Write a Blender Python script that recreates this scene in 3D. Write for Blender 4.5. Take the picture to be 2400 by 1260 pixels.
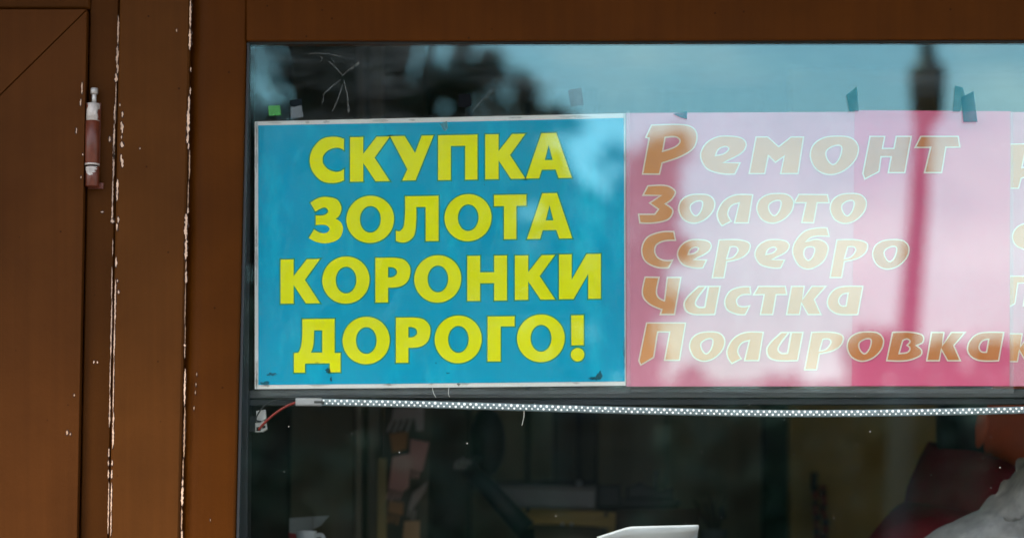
import bpy, bmesh, math, random
from mathutils import Vector, Matrix
from mathutils.geometry import tessellate_polygon

for o in list(bpy.data.objects):
    bpy.data.objects.remove(o, do_unlink=True)
sc = bpy.context.scene
col = sc.collection
R = math.radians

# ------------------------------------------------------------------ camera
S = 0.42 / 865.0            # metres per photograph pixel on the glass plane (the blue poster is 42 cm wide)
D = 3.0                     # camera to glass
CZ = 1.50                   # camera height
ZC = 1.90                   # height of the middle of the picture on the glass
cam_d = bpy.data.cameras.new("camera")
cam = bpy.data.objects.new("camera", cam_d); col.objects.link(cam)
cam.location = (0, -D, CZ); cam.rotation_euler = (R(90), 0, 0)
cam_d.sensor_width = 36.0
cam_d.lens = 36.0 * D / (2400 * S)
cam_d.shift_y = (ZC - CZ) / (2400 * S)
cam_d.clip_start = 0.05; cam_d.clip_end = 2000
cam_d.dof.use_dof = True
cam_d.dof.focus_distance = D + 0.006
cam_d.dof.aperture_fstop = 3.7
sc.camera = cam

# ------------------------------------------------------------------ sky and sun
SUN_EL, SUN_AZ = 52.0, 222.0     # azimuth clockwise from +y: the sun stands out over the street, to the left
w = bpy.data.worlds.new("World"); sc.world = w; w.use_nodes = True
nt = w.node_tree; nt.nodes.clear()
out = nt.nodes.new("ShaderNodeOutputWorld"); bg = nt.nodes.new("ShaderNodeBackground")
sky = nt.nodes.new("ShaderNodeTexSky"); sky.sky_type = 'NISHITA'; sky.sun_disc = False
sky.sun_elevation = R(SUN_EL); sky.sun_rotation = R(SUN_AZ)
sky.air_density = 1.3; sky.dust_density = 1.5; sky.ozone_density = 2.0
tc = nt.nodes.new("ShaderNodeTexCoord")
mp = nt.nodes.new("ShaderNodeMapping"); mp.inputs['Scale'].default_value = (1, 1, 2.2)
nz = nt.nodes.new("ShaderNodeTexNoise"); nz.inputs['Scale'].default_value = 5.5
nz.inputs['Detail'].default_value = 7; nz.inputs['Roughness'].default_value = 0.55
rp = nt.nodes.new("ShaderNodeValToRGB")
rp.color_ramp.elements[0].position = 0.47; rp.color_ramp.elements[0].color = (0, 0, 0, 1)
rp.color_ramp.elements[1].position = 0.66; rp.color_ramp.elements[1].color = (0.85, 0.85, 0.85, 1)
mxc = nt.nodes.new("ShaderNodeMix"); mxc.data_type = 'RGBA'
mxc.inputs['B'].default_value = (10.4, 9.1, 9.0, 1)      # cloud white
nt.links.new(tc.outputs['Generated'], mp.inputs[0]); nt.links.new(mp.outputs[0], nz.inputs['Vector'])
nt.links.new(nz.outputs['Fac'], rp.inputs[0]); nt.links.new(rp.outputs[0], mxc.inputs['Factor'])
nt.links.new(sky.outputs[0], mxc.inputs['A']); nt.links.new(mxc.outputs['Result'], bg.inputs['Color'])
nt.links.new(bg.outputs[0], out.inputs[0])
bg.inputs['Strength'].default_value = 0.15
sun_d = bpy.data.lights.new("sun", 'SUN'); sun_d.energy = 3.4; sun_d.angle = R(22)
sun_d.color = (1.0, 0.88, 0.72)
sun = bpy.data.objects.new("sun", sun_d); col.objects.link(sun)
sd = Vector((math.sin(R(SUN_AZ)) * math.cos(R(SUN_EL)), math.cos(R(SUN_AZ)) * math.cos(R(SUN_EL)), math.sin(R(SUN_EL))))
sun.rotation_euler = sd.to_track_quat('Z', 'Y').to_euler(); sun.location = (-3, -8, 12)
sc.view_settings.view_transform = 'Standard'; sc.view_settings.look = 'None'
sc.view_settings.exposure = 1.5; sc.view_settings.gamma = 1.0
sc.view_settings.use_curve_mapping = False
sc.render.engine = 'CYCLES'
sc.cycles.max_bounces = 10; sc.cycles.transparent_max_bounces = 24
sc.cycles.use_denoising = True

# ------------------------------------------------------------------ helpers
def P(px, py, y=0.0):
    """photograph pixel -> point on the plane at depth y (glass at y = 0)"""
    k = (D + y) / D
    return Vector(((px - 1200) * S * k, y, CZ + (ZC - (py - 630) * S - CZ) * k))
def PM(px, py, d):
    """pixel of a reflection in the glass -> point d metres out in the street"""
    k = (D + d) / D
    return Vector(((px - 1200) * S * k, -d, CZ + (ZC - (py - 630) * S - CZ) * k))

class MB:
    def __init__(s): s.v = []; s.f = []
    def add(s, vs, fs):
        n = len(s.v); s.v += [tuple(x) for x in vs]; s.f += [tuple(i + n for i in f) for f in fs]; return s
    def box(s, a, b):
        x0, y0, z0 = (min(a[i], b[i]) for i in range(3)); x1, y1, z1 = (max(a[i], b[i]) for i in range(3))
        vs = [(x0,y0,z0),(x1,y0,z0),(x1,y1,z0),(x0,y1,z0),(x0,y0,z1),(x1,y0,z1),(x1,y1,z1),(x0,y1,z1)]
        return s.add(vs, [(0,3,2,1),(4,5,6,7),(0,1,5,4),(1,2,6,5),(2,3,7,6),(3,0,4,7)])
    def tube(s, pts, rad, n=10, caps=True):
        pts = [Vector(p) for p in pts]
        if not isinstance(rad, (list, tuple)): rad = [rad] * len(pts)
        vs, fs = [], []
        up = Vector((0.31, 0.17, 0.93))
        for i, p in enumerate(pts):
            t = (pts[min(i+1, len(pts)-1)] - pts[max(i-1, 0)]).normalized()
            a = t.cross(up)
            if a.length < 1e-4: a = t.cross(Vector((1, 0, 0)))
            a.normalize(); b = t.cross(a)
            for k in range(n):
                an = 2 * math.pi * k / n
                vs.append(p + (a * math.cos(an) + b * math.sin(an)) * rad[i])
        for i in range(len(pts) - 1):
            for k in range(n):
                fs.append((i*n+k, i*n+(k+1)%n, (i+1)*n+(k+1)%n, (i+1)*n+k))
        if caps:
            fs.append(tuple(range(n))[::-1]); fs.append(tuple((len(pts)-1)*n+k for k in range(n)))
        return s.add(vs, fs)
    def slab(s, poly, y0, y1, bev=0.0):
        """px polygon -> block from y0 (front) to y1, chamfered front edge of bev metres"""
        pts = [P(x, y, y0) for x, y in poly]
        c = sum(((p.x, p.z) for p in pts), ()); n = len(pts)
        area = sum(pts[i].x*pts[(i+1)%n].z - pts[(i+1)%n].x*pts[i].z for i in range(n))
        if area < 0: pts = pts[::-1]
        xz = [(p.x, p.z) for p in pts]
        ins = offset_poly(xz, -bev) if bev > 0 else xz
        vs = [(x, y0, z) for x, z in ins]
        fs = [tuple(range(n))]
        rings = [0]
        if bev > 0:
            rings.append(len(vs)); vs += [(x, y0 + bev, z) for x, z in xz]
        rings.append(len(vs)); vs += [(x, y1, z) for x, z in xz]
        for a, b in zip(rings[:-1], rings[1:]):
            for i in range(n):
                j = (i+1) % n
                fs.append((a+i, b+i, b+j, a+j))
        fs.append(tuple(rings[-1]+i for i in range(n))[::-1])
        return s.add(vs, fs)
    def ell(s, c, r, rot=None, seg=16, rings=10, fn=None):
        vs, fs = [], []
        for i in range(rings + 1):
            th = math.pi * i / rings
            for k in range(seg):
                ph = 2 * math.pi * k / seg
                d = Vector((math.sin(th)*math.cos(ph), math.sin(th)*math.sin(ph), math.cos(th)))
                q = Vector((d.x*r[0], d.y*r[1], d.z*r[2]))
                if fn: q = q * fn(d)
                if rot is not None: q = rot @ q
                vs.append(q + Vector(c))
        for i in range(rings):
            for k in range(seg):
                fs.append((i*seg+k, (i+1)*seg+k, (i+1)*seg+(k+1)%seg, i*seg+(k+1)%seg))
        return s.add(vs, fs)
    def build(s, name, mat, parent=None, smooth=False, bevel=0.0):
        me = bpy.data.meshes.new(name); me.from_pydata(s.v, [], s.f); me.update()
        if smooth:
            for p in me.polygons: p.use_smooth = True
        return link(name, me, mat, parent, bevel)

def link(name, me, mat, parent=None, bevel=0.0):
    o = bpy.data.objects.new(name, me); col.objects.link(o)
    if mat is not None and not me.materials: me.materials.append(mat)
    if parent is not None:
        o.parent = parent
        o.matrix_parent_inverse = Matrix.Translation(-world_loc(parent))
    if bevel > 0:
        m = o.modifiers.new("bevel", 'BEVEL'); m.width = bevel; m.segments = 2; m.limit_method = 'ANGLE'
    return o
def world_loc(o):
    l = Vector(o.location)
    return l if o.type == 'EMPTY' else Vector((0, 0, 0))
def thing(name, loc, label, cat, group=None):
    o = bpy.data.objects.new(name, None); col.objects.link(o); o.location = loc
    o.empty_display_size = 0.05
    return tag(o, label, cat, group)
def tag(o, label=None, cat=None, group=None, kind=None):
    if label: o["label"] = label
    if cat: o["category"] = cat
    if group: o["group"] = group
    if kind: o["kind"] = kind
    return o

def offset_poly(pts, d):
    """mitre offset of a closed 2D loop; positive = away from the filled side of a counter-clockwise loop"""
    n = len(pts); res = []
    for i in range(n):
        p0, p1, p2 = pts[i-1], pts[i], pts[(i+1) % n]
        e1 = Vector((p1[0]-p0[0], p1[1]-p0[1])); e2 = Vector((p2[0]-p1[0], p2[1]-p1[1]))
        if e1.length < 1e-9 or e2.length < 1e-9: res.append(tuple(p1)); continue
        e1.normalize(); e2.normalize()
        n1 = Vector((e1.y, -e1.x)); n2 = Vector((e2.y, -e2.x))
        m = n1 + n2
        if m.length < 1e-3: m = n1
        m.normalize(); c = max(0.45, m.dot(n1))
        res.append((p1[0] + m.x * d / c, p1[1] + m.y * d / c))
    return res
def smooth_loop(pts, n=6):
    """closed loop; (x, y) is a corner, (x, y, 1) a smooth point"""
    N = len(pts); res = []
    def tan(i):
        if len(pts[i]) < 3: return None
        a, b = pts[i-1], pts[(i+1) % N]
        return Vector((b[0]-a[0], b[1]-a[1])) * 0.5
    for i in range(N):
        a, b = pts[i], pts[(i+1) % N]
        va, vb = Vector(a[:2]), Vector(b[:2])
        ta, tb = tan(i), tan((i+1) % N)
        if ta is None and tb is None: res.append(tuple(va)); continue
        L = (vb - va).length
        if ta is None: ta = (vb - va)*1.5 - tb*0.5
        if tb is None: tb = (vb - va)*1.5 - ta*0.5
        for t in (ta, tb):
            if t.length > 1.3*L: t *= 1.3*L/t.length
        for k in range(n):
            t = k / n
            h = (2*t**3-3*t**2+1)*va + (t**3-2*t**2+t)*ta + (-2*t**3+3*t**2)*vb + (t**3-t**2)*tb
            res.append((h.x, h.y))
    return res
def orient(loop, ccw=True):
    a = sum(loop[i-1][0]*loop[i][1] - loop[i][0]*loop[i-1][1] for i in range(len(loop)))
    return loop if (a > 0) == ccw else loop[::-1]
def flat(loops, y, name, mat, parent, thick=0.0):
    """loops in metres (x, z), first outer then holes -> flat sheet facing the camera"""
    vs, poly = [], []
    for lp in loops: poly.append([Vector((x, z, 0)) for x, z in lp]); vs += [(x, y, z) for x, z in lp]
    tris = tessellate_polygon(poly)
    fs = []
    for t in tris:
        a, b, c = (Vector(vs[i]) for i in t)
        fs.append(t if (b-a).cross(c-a).y < 0 else t[::-1])
    return MB().add(vs, fs).build(name, mat, parent)

# ------------------------------------------------------------------ materials
def mat(name, c, rough=0.6, var=0.0, scale=20.0, bump=0.0, bscale=None, spec=0.4, metal=0.0, c2=None, stretch=None, trans=0.0, sheen=0.0):
    m = bpy.data.materials.new(name); m.use_nodes = True
    nt = m.node_tree; b = nt.nodes['Principled BSDF']
    b.inputs['Base Color'].default_value = (*c, 1); b.inputs['Roughness'].default_value = rough
    b.inputs['Specular IOR Level'].default_value = spec; b.inputs['Metallic'].default_value = metal
    if sheen: b.inputs['Sheen Weight'].default_value = sheen
    if var or bump:
        g = nt.nodes.new('ShaderNodeTexCoord'); mpn = nt.nodes.new('ShaderNodeMapping')
        if stretch: mpn.inputs['Scale'].default_value = stretch
        nt.links.new(g.outputs['Object'], mpn.inputs[0])
        n = nt.nodes.new('ShaderNodeTexNoise'); n.inputs['Scale'].default_value = scale
        n.inputs['Detail'].default_value = 6; n.inputs['Roughness'].default_value = 0.6
        nt.links.new(mpn.outputs[0], n.inputs['Vector'])
        if var:
            mx = nt.nodes.new('ShaderNodeMix'); mx.data_type = 'RGBA'
            r = nt.nodes.new('ShaderNodeValToRGB')
            r.color_ramp.elements[0].position = 0.32; r.color_ramp.elements[1].position = 0.72
            nt.links.new(n.outputs['Fac'], r.inputs[0]); nt.links.new(r.outputs[0], mx.inputs['Factor'])
            lo = [x * (1 - var) for x in c]; hi = c2 if c2 else [min(1, x * (1 + var)) for x in c]
            mx.inputs['A'].default_value = (*lo, 1); mx.inputs['B'].default_value = (*hi, 1)
            nt.links.new(mx.outputs['Result'], b.inputs['Base Color'])
        if bump:
            n2 = nt.nodes.new('ShaderNodeTexNoise'); n2.inputs['Scale'].default_value = bscale or scale * 4
            n2.inputs['Detail'].default_value = 4
            nt.links.new(mpn.outputs[0], n2.inputs['Vector'])
            bp = nt.nodes.new('ShaderNodeBump'); bp.inputs['Strength'].default_value = bump; bp.inputs['Distance'].default_value = 0.001
            nt.links.new(n2.outputs['Fac'], bp.inputs['Height']); nt.links.new(bp.outputs[0], b.inputs['Normal'])
    return m

def brown_paint(name, c, smudge):
    """old brown oil paint: mottling, brush grain, a few dark smudges and pale specks"""
    m = mat(name, c, 0.55, 0.16, 7.0, 0.25, 260.0, 0.04)
    nt = m.node_tree; b = nt.nodes['Principled BSDF']
    src = b.inputs['Base Color'].links[0].from_socket
    g = nt.nodes.new('ShaderNodeTexCoord')
    n = nt.nodes.new('ShaderNodeTexNoise'); n.inputs['Scale'].default_value = 3.1; n.inputs['Detail'].default_value = 5; n.inputs['Distortion'].default_value = 0.8
    nt.links.new(g.outputs['Object'], n.inputs['Vector'])
    r = nt.nodes.new('ShaderNodeValToRGB'); r.color_ramp.elements[0].position = 0.55; r.color_ramp.elements[1].position = 0.75
    r.color_ramp.elements[1].color = (smudge, smudge, smudge, 1)
    nt.links.new(n.outputs['Fac'], r.inputs[0])
    mx = nt.nodes.new('ShaderNodeMix'); mx.data_type = 'RGBA'
    mx.inputs['B'].default_value = (c[0]*0.55, c[1]*0.5, c[2]*0.45, 1)
    nt.links.new(r.outputs[0], mx.inputs['Factor']); nt.links.new(src, mx.inputs['A'])
    # tiny specks
    v = nt.nodes.new('ShaderNodeTexVoronoi'); v.inputs['Scale'].default_value = 38.0
    nt.links.new(g.outputs['Object'], v.inputs['Vector'])
    r2 = nt.nodes.new('ShaderNodeValToRGB'); r2.color_ramp.elements[0].position = 0.03; r2.color_ramp.elements[0].color = (1,1,1,1)
    r2.color_ramp.elements[1].position = 0.06; r2.color_ramp.elements[1].color = (0,0,0,1)
    nt.links.new(v.outputs['Distance'], r2.inputs[0])
    mx2 = nt.nodes.new('ShaderNodeMix'); mx2.data_type = 'RGBA'
    mx2.inputs['B'].default_value = (c[0]*0.4, c[1]*0.4, c[2]*0.4, 1)
    nt.links.new(r2.outputs[0], mx2.inputs['Factor']); nt.links.new(mx.outputs['Result'], mx2.inputs['A'])
    nt.links.new(mx2.outputs['Result'], b.inputs['Base Color'])
    # upright brush strokes and run-down grime
    mpb = nt.nodes.new('ShaderNodeMapping'); mpb.inputs['Scale'].default_value = (60, 60, 1.6)
    nb = nt.nodes.new('ShaderNodeTexNoise'); nb.inputs['Scale'].default_value = 2.0; nb.inputs['Detail'].default_value = 5
    nt.links.new(g.outputs['Object'], mpb.inputs[0]); nt.links.new(mpb.outputs[0], nb.inputs['Vector'])
    rb = nt.nodes.new('ShaderNodeMapRange'); rb.inputs['From Min'].default_value = 0.3; rb.inputs['From Max'].default_value = 0.7
    rb.inputs['To Min'].default_value = 0.93; rb.inputs['To Max'].default_value = 1.06
    nt.links.new(nb.outputs['Fac'], rb.inputs['Value'])
    mm = nt.nodes.new('ShaderNodeVectorMath'); mm.operation = 'SCALE'
    nt.links.new(mx2.outputs['Result'], mm.inputs[0]); nt.links.new(rb.outputs[0], mm.inputs['Scale'])
    nt.links.new(mm.outputs[0], b.inputs['Base Color'])
    bpn = [x for x in nt.nodes if x.type == 'BUMP'][0]
    bp2 = nt.nodes.new('ShaderNodeBump'); bp2.inputs['Strength'].default_value = 0.15; bp2.inputs['Distance'].default_value = 0.0015
    nt.links.new(nb.outputs['Fac'], bp2.inputs['Height']); nt.links.new(bpn.outputs[0], bp2.inputs['Normal']); nt.links.new(bp2.outputs[0], b.inputs['Normal'])
    rr = nt.nodes.new('ShaderNodeMapRange'); rr.inputs['To Min'].default_value = 0.36; rr.inputs['To Max'].default_value = 0.6
    nt.links.new(n.outputs['Fac'], rr.inputs['Value']); nt.links.new(rr.outputs[0], b.inputs['Roughness'])
    return m
M = {}
M['door'] = brown_paint('door_paint', (0.060, 0.0195, 0.0036), 0.5)
M['jamb'] = brown_paint('jamb_paint', (0.050, 0.0160, 0.0020), 0.35)
M['post'] = brown_paint('post_paint', (0.069, 0.0235, 0.0042), 0.3)
M['frame'] = brown_paint('frame_paint', (0.060, 0.0170, 0.0012), 0.25)
M['chip'] = mat('bare_primer', (0.56, 0.38, 0.26), 0.8, 0.35, 160.0, 0.4, 500)
M['chip_dim'] = mat('worn_primer', (0.36, 0.22, 0.13), 0.8, 0.35, 220.0, 0.4, 500)
M['crack'] = mat('open_joint', (0.012, 0.008, 0.006), 0.9)
M['gasket'] = mat('black_rubber', (0.012, 0.013, 0.014), 0.55)
M['hinge'] = mat('hinge_paint', (0.105, 0.024, 0.010), 0.35, 0.25, 90, 0.3, 400)
M['steel'] = mat('bare_steel', (0.38, 0.36, 0.33), 0.42, 0.3, 180, 0.3, 500, metal=0.6)
M['steel_worn'] = mat('worn_steel', (0.42, 0.38, 0.34), 0.5, 0.3, 150, 0.3, 500, metal=0.25)
M['black'] = mat('black_plastic', (0.012, 0.013, 0.014), 0.5)
M['white'] = mat('white_plastic', (0.75, 0.76, 0.76), 0.35, 0.06, 60)
M['wall_in'] = mat('interior_olive_wall', (0.20, 0.18, 0.10), 0.8, 0.25, 5.0, 0.2, 80)
M['ochre'] = mat('ochre_wall', (0.44, 0.30, 0.075), 0.8, 0.35, 5.0, 0.2, 70, c2=(0.50, 0.33, 0.09))
M['wood_dark'] = mat('dark_cabinet', (0.085, 0.075, 0.048), 0.6, 0.35, 4.0, 0.2, 60, stretch=(6, 6, 0.6))
M['board'] = mat('pale_board', (0.42, 0.33, 0.14), 0.7, 0.25, 8.0, stretch=(6, 6, 0.5))

# ------------------------------------------------------------------ glass
def glass_mat():
    m = bpy.data.materials.new('window_glass'); m.use_nodes = True
    nt = m.node_tree; nt.nodes.clear()
    o = nt.nodes.new('ShaderNodeOutputMaterial')
    tr = nt.nodes.new('ShaderNodeBsdfTransparent'); tr.inputs[0].default_value = (0.965, 0.975, 0.965, 1)
    gl = nt.nodes.new('ShaderNodeBsdfGlossy'); gl.inputs['Roughness'].default_value = 0.0; gl.inputs['Color'].default_value = (0.56, 0.99, 1.0, 1)
    lw = nt.nodes.new('ShaderNodeLayerWeight'); lw.inputs['Blend'].default_value = 0.5
    pw = nt.nodes.new('ShaderNodeMath'); pw.operation = 'POWER'; pw.inputs[1].default_value = 5.0
    nt.links.new(lw.outputs['Facing'], pw.inputs[0])
    fr = nt.nodes.new('ShaderNodeMapRange'); fr.inputs['To Min'].default_value = 0.092; fr.inputs['To Max'].default_value = 1.0
    nt.links.new(pw.outputs[0], fr.inputs['Value'])
    mx = nt.nodes.new('ShaderNodeMixShader')
    nt.links.new(fr.outputs[0], mx.inputs[0]); nt.links.new(tr.outputs[0], mx.inputs[1]); nt.links.new(gl.outputs[0], mx.inputs[2])
    # dust: faint film, wiped in long slanting strokes
    g = nt.nodes.new('ShaderNodeTexCoord')
    mp = nt.nodes.new('ShaderNodeMapping'); mp.inputs['Rotation'].default_value = (0, R(16), 0); mp.inputs['Scale'].default_value = (2.6, 1, 15)
    n = nt.nodes.new('ShaderNodeTexNoise'); n.inputs['Scale'].default_value = 2.4; n.inputs['Detail'].default_value = 7; n.inputs['Distortion'].default_value = 0.5
    n2 = nt.nodes.new('ShaderNodeTexNoise'); n2.inputs['Scale'].default_value = 5.0; n2.inputs['Detail'].default_value = 8
    nt.links.new(g.outputs['Object'], mp.inputs[0]); nt.links.new(mp.outputs[0], n.inputs['Vector']); nt.links.new(g.outputs['Object'], n2.inputs['Vector'])
    mu = nt.nodes.new('ShaderNodeMath'); mu.operation = 'MULTIPLY'
    nt.links.new(n.outputs['Fac'], mu.inputs[0]); nt.links.new(n2.outputs['Fac'], mu.inputs[1])
    mr = nt.nodes.new('ShaderNodeMapRange'); mr.inputs['From Min'].default_value = 0.21; mr.inputs['From Max'].default_value = 0.40
    mr.inputs['To Min'].default_value = 0.0; mr.inputs['To Max'].default_value = 0.055
    nt.links.new(mu.outputs[0], mr.inputs['Value'])
    sx = nt.nodes.new('ShaderNodeSeparateXYZ'); nt.links.new(g.outputs['Object'], sx.inputs[0])
    hz = nt.nodes.new('ShaderNodeMapRange'); hz.inputs['From Min'].default_value = 2.02; hz.inputs['From Max'].default_value = 2.12
    hz.inputs['To Min'].default_value = 0.03; hz.inputs['To Max'].default_value = 1.0
    nt.links.new(sx.outputs['Z'], hz.inputs['Value'])
    md = nt.nodes.new('ShaderNodeMath'); md.operation = 'MULTIPLY'
    nt.links.new(mr.outputs[0], md.inputs[0]); nt.links.new(hz.outputs[0], md.inputs[1])
    df = nt.nodes.new('ShaderNodeBsdfDiffuse'); df.inputs[0].default_value = (0.46, 0.55, 0.57, 1)
    m2 = nt.nodes.new('ShaderNodeMixShader')
    nt.links.new(md.outputs[0], m2.inputs[0]); nt.links.new(mx.outputs[0], m2.inputs[1]); nt.links.new(df.outputs[0], m2.inputs[2])
    nt.links.new(m2.outputs[0], o.inputs[0])
    return m
M['glass'] = glass_mat()
def film(name, c, alpha, gloss=0.03, rough=0.15, wrinkle=0.0):
    m = bpy.data.materials.new(name); m.use_nodes = True
    nt = m.node_tree; nt.nodes.clear()
    o = nt.nodes.new('ShaderNodeOutputMaterial')
    tr = nt.nodes.new('ShaderNodeBsdfTransparent')
    df = nt.nodes.new('ShaderNodeBsdfDiffuse'); df.inputs[0].default_value = (*c, 1)
    gl = nt.nodes.new('ShaderNodeBsdfGlossy'); gl.inputs['Roughness'].default_value = rough
    a = nt.nodes.new('ShaderNodeMixShader'); b = nt.nodes.new('ShaderNodeMixShader')
    g = nt.nodes.new('ShaderNodeTexCoord'); n = nt.nodes.new('ShaderNodeTexNoise'); n.inputs['Scale'].default_value = 30; n.inputs['Detail'].default_value = 6
    nt.links.new(g.outputs['Object'], n.inputs['Vector'])
    mr = nt.nodes.new('ShaderNodeMapRange'); mr.inputs['From Min'].default_value = 0.3; mr.inputs['From Max'].default_value = 0.7
    mr.inputs['To Min'].default_value = alpha*0.6; mr.inputs['To Max'].default_value = alpha*1.4
    nt.links.new(n.outputs['Fac'], mr.inputs['Value']); nt.links.new(mr.outputs[0], a.inputs[0])
    nt.links.new(tr.outputs[0], a.inputs[1]); nt.links.new(df.outputs[0], a.inputs[2])
    b.inputs[0].default_value = gloss
    if wrinkle:
        mpw = nt.nodes.new('ShaderNodeMapping'); mpw.inputs['Scale'].default_value = (2.2, 1, 0.8)
        nw = nt.nodes.new('ShaderNodeTexNoise'); nw.inputs['Scale'].default_value = 9; nw.inputs['Detail'].default_value = 5; nw.inputs['Distortion'].default_value = 0.6
        bw = nt.nodes.new('ShaderNodeBump'); bw.inputs['Strength'].default_value = wrinkle; bw.inputs['Distance'].default_value = 0.02
        nt.links.new(g.outputs['Object'], mpw.inputs[0]); nt.links.new(mpw.outputs[0], nw.inputs['Vector'])
        nt.links.new(nw.outputs['Fac'], bw.inputs['Height']); nt.links.new(bw.outputs[0], gl.inputs['Normal'])
    nt.links.new(a.outputs[0], b.inputs[1]); nt.links.new(gl.outputs[0], b.inputs[2]); nt.links.new(b.outputs[0], o.inputs[0])
    return m
M['sleeve'] = film('clear_sleeve', (0.55, 0.58, 0.58), 0.005, 0.010, 0.12, 0.7)
M['hem'] = film('sleeve_hem', (0.5, 0.55, 0.55), 0.10, 0.03)
M['residue'] = film('tape_residue', (0.50, 0.49, 0.45), 0.15, 0.02, 0.3)

# ------------------------------------------------------------------ the kiosk front (leaning slightly, like the photograph)
rnd = random.Random(4)
def L(x0, k):            # a nearly upright edge: pixel column at row py
    return lambda py: x0 - k * py
e_door = L(205, 0.0185); e_jamb = L(279, 0.0197); e_post = L(280.4, 0.0197); e_post2 = L(446, 0.0206)
e_fr = L(447.2, 0.0207); e_in = L(581, 0.0222)
TOP, BOT, SILL = -560, 4525, 2300
RIGHT = 3500
kiosk = thing('kiosk', (0, 0, 0), 'brown painted kiosk front with posts, window frame and glazing', 'kiosk')
def strip(ea, eb, y0p, y1p): return [(ea(y0p), y0p), (eb(y0p), y0p), (eb(y1p), y1p), (ea(y1p), y1p)]
MB().slab([(-1560, TOP), (L(211,0.0185)(TOP), TOP), (L(211,0.0185)(20), 20), (-1560, 20)], -0.014, 0.03, 0.002).build('door_head', M['jamb'], kiosk)
MB().slab(strip(L(211,0.0185), e_jamb, TOP, BOT), -0.009, 0.03, 0.0015).build('door_jamb', M['jamb'], kiosk)
MB().slab(strip(e_post, e_post2, TOP, BOT), -0.017, 0.03, 0.0022).build('post', M['post'], kiosk)
# window frame profile: rounded outer edge, flat face, inner lip
def stile(ea, eb, name, mirror=False):
    prof = [(0.0, -0.001), (0.05, -0.0035), (0.14, -0.0075), (0.24, -0.0102), (0.34, -0.011), (0.95, -0.011), (0.985, -0.0098), (1.0, -0.0075), (1.0, 0.020), (0.0, 0.020)]
    vs, fs = [], []
    rows = [TOP, 96, 700, 1260, SILL, SILL + 260]
    for py in rows:
        for u, y in prof:
            uu = 1 - u if mirror else u
            vs.append(P(ea(py) + (eb(py) - ea(py)) * uu, py, 0) + Vector((0, y, 0)))
    n = len(prof)
    for i in range(len(rows) - 1):
        for k in range(n):
            f = (i*n+k, i*n+(k+1)%n, (i+1)*n+(k+1)%n, (i+1)*n+k)
            fs.append(f if not mirror else f[::-1])
    o = MB().add(vs, fs).build(name, M['frame'], kiosk, smooth=True)
    m = o.modifiers.new('es', 'EDGE_SPLIT'); m.split_angle = R(40)
    return o
stile(e_fr, e_in, 'window_stile')
stile(L(RIGHT, 0.0), L(RIGHT + 130, 0.0), 'window_stile', True)
MB().slab([(e_in(97)-3.5, TOP), (RIGHT + 0.5, TOP), (RIGHT + 0.5, 88), (2400, 91.5), (1400, 94), (e_in(97)-1.5, 95)], -0.0116, 0.02, 0.0010).build('window_head', M['frame'], kiosk)
MB().slab([(e_in(SILL)+0.5, SILL), (RIGHT - 0.5, SILL), (RIGHT - 0.5, SILL + 140), (e_in(SILL)+0.5, SILL + 140)], -0.034, 0.02, 0.003).build('window_sill', M['frame'], kiosk)
for i in range(9):      # boarded dado below the window
    x0 = 470 + i * 347
    MB().slab([(x0, SILL + 270), (x0 + 341, SILL + 270), (x0 + 341, BOT), (x0, BOT)], -0.016, 0.02, 0.003).build('board', M['post'], kiosk)
# black rubber gasket round the pane
gs = MB()
gs.slab([(e_in(99)+0.8, 99.5), (e_in(99)+5.5, 102), (e_in(SILL)+7.5, SILL-2), (e_in(SILL)+1, SILL-2)], -0.006, -0.0005)
gs.slab([(e_in(99)+4, 98.5), (1400, 97), (2400, 94.5), (RIGHT-2, 91), (RIGHT-2, 94), (2400, 98), (1400, 99.5), (e_in(99)+4, 101)], -0.005, -0.0005)
gs.build('gasket', M['gasket'], kiosk)
pane = MB().box(P(560, 60), P(RIGHT + 40, SILL + 30) + Vector((0, 0.004, 0))).build('glass_pane', M['glass'], kiosk)
# dark inner lining strip on the left, behind the pane
MB().slab([(470, 60), (589, 60), (572, SILL), (440, SILL)], 0.010, 0.05).build('inner_lining', M['gasket'], kiosk)
# roof with overhang, side and rear walls, floor
X0, X1 = P(-1560, 0).x, P(3640, 0).x
MB().box((X0 - 0.25, -0.50, 2.482), (X1 + 0.25, 2.3, 2.60)).build('roof', M['jamb'], kiosk)
MB().box((X0 - 0.25, -0.52, 2.46), (X1 + 0.25, -0.5005, 2.64)).build('fascia', M['frame'], kiosk)
MB().box((X0, 0.032, 0.0), (X1, 2.1, 0.15)).build('floor', M['wood_dark'], kiosk)
MB().box((X0, 2.0, 0.15), (X1, 2.1, 2.48)).build('rear_wall', M['wall_in'], kiosk)
MB().box((X0, 0.032, 0.15), (X0 + 0.06, 2.0, 2.48)).build('side_wall', M['wall_in'], kiosk)
MB().box((X1 - 0.06, 0.052, 0.15), (X1, 2.0, 2.48)).build('side_wall', M['ochre'], kiosk)
MB().box((X0 + 0.06, 0.052, 2.40), (X1 - 0.06, 2.0, 2.47)).build('ceiling', M['wall_in'], kiosk)
MB().slab([(452, SILL + 262), (RIGHT + 130, SILL + 262), (RIGHT + 130, BOT), (452, BOT)], 0.022, 0.03).build('dado_backing', M['jamb'], kiosk)

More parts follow.
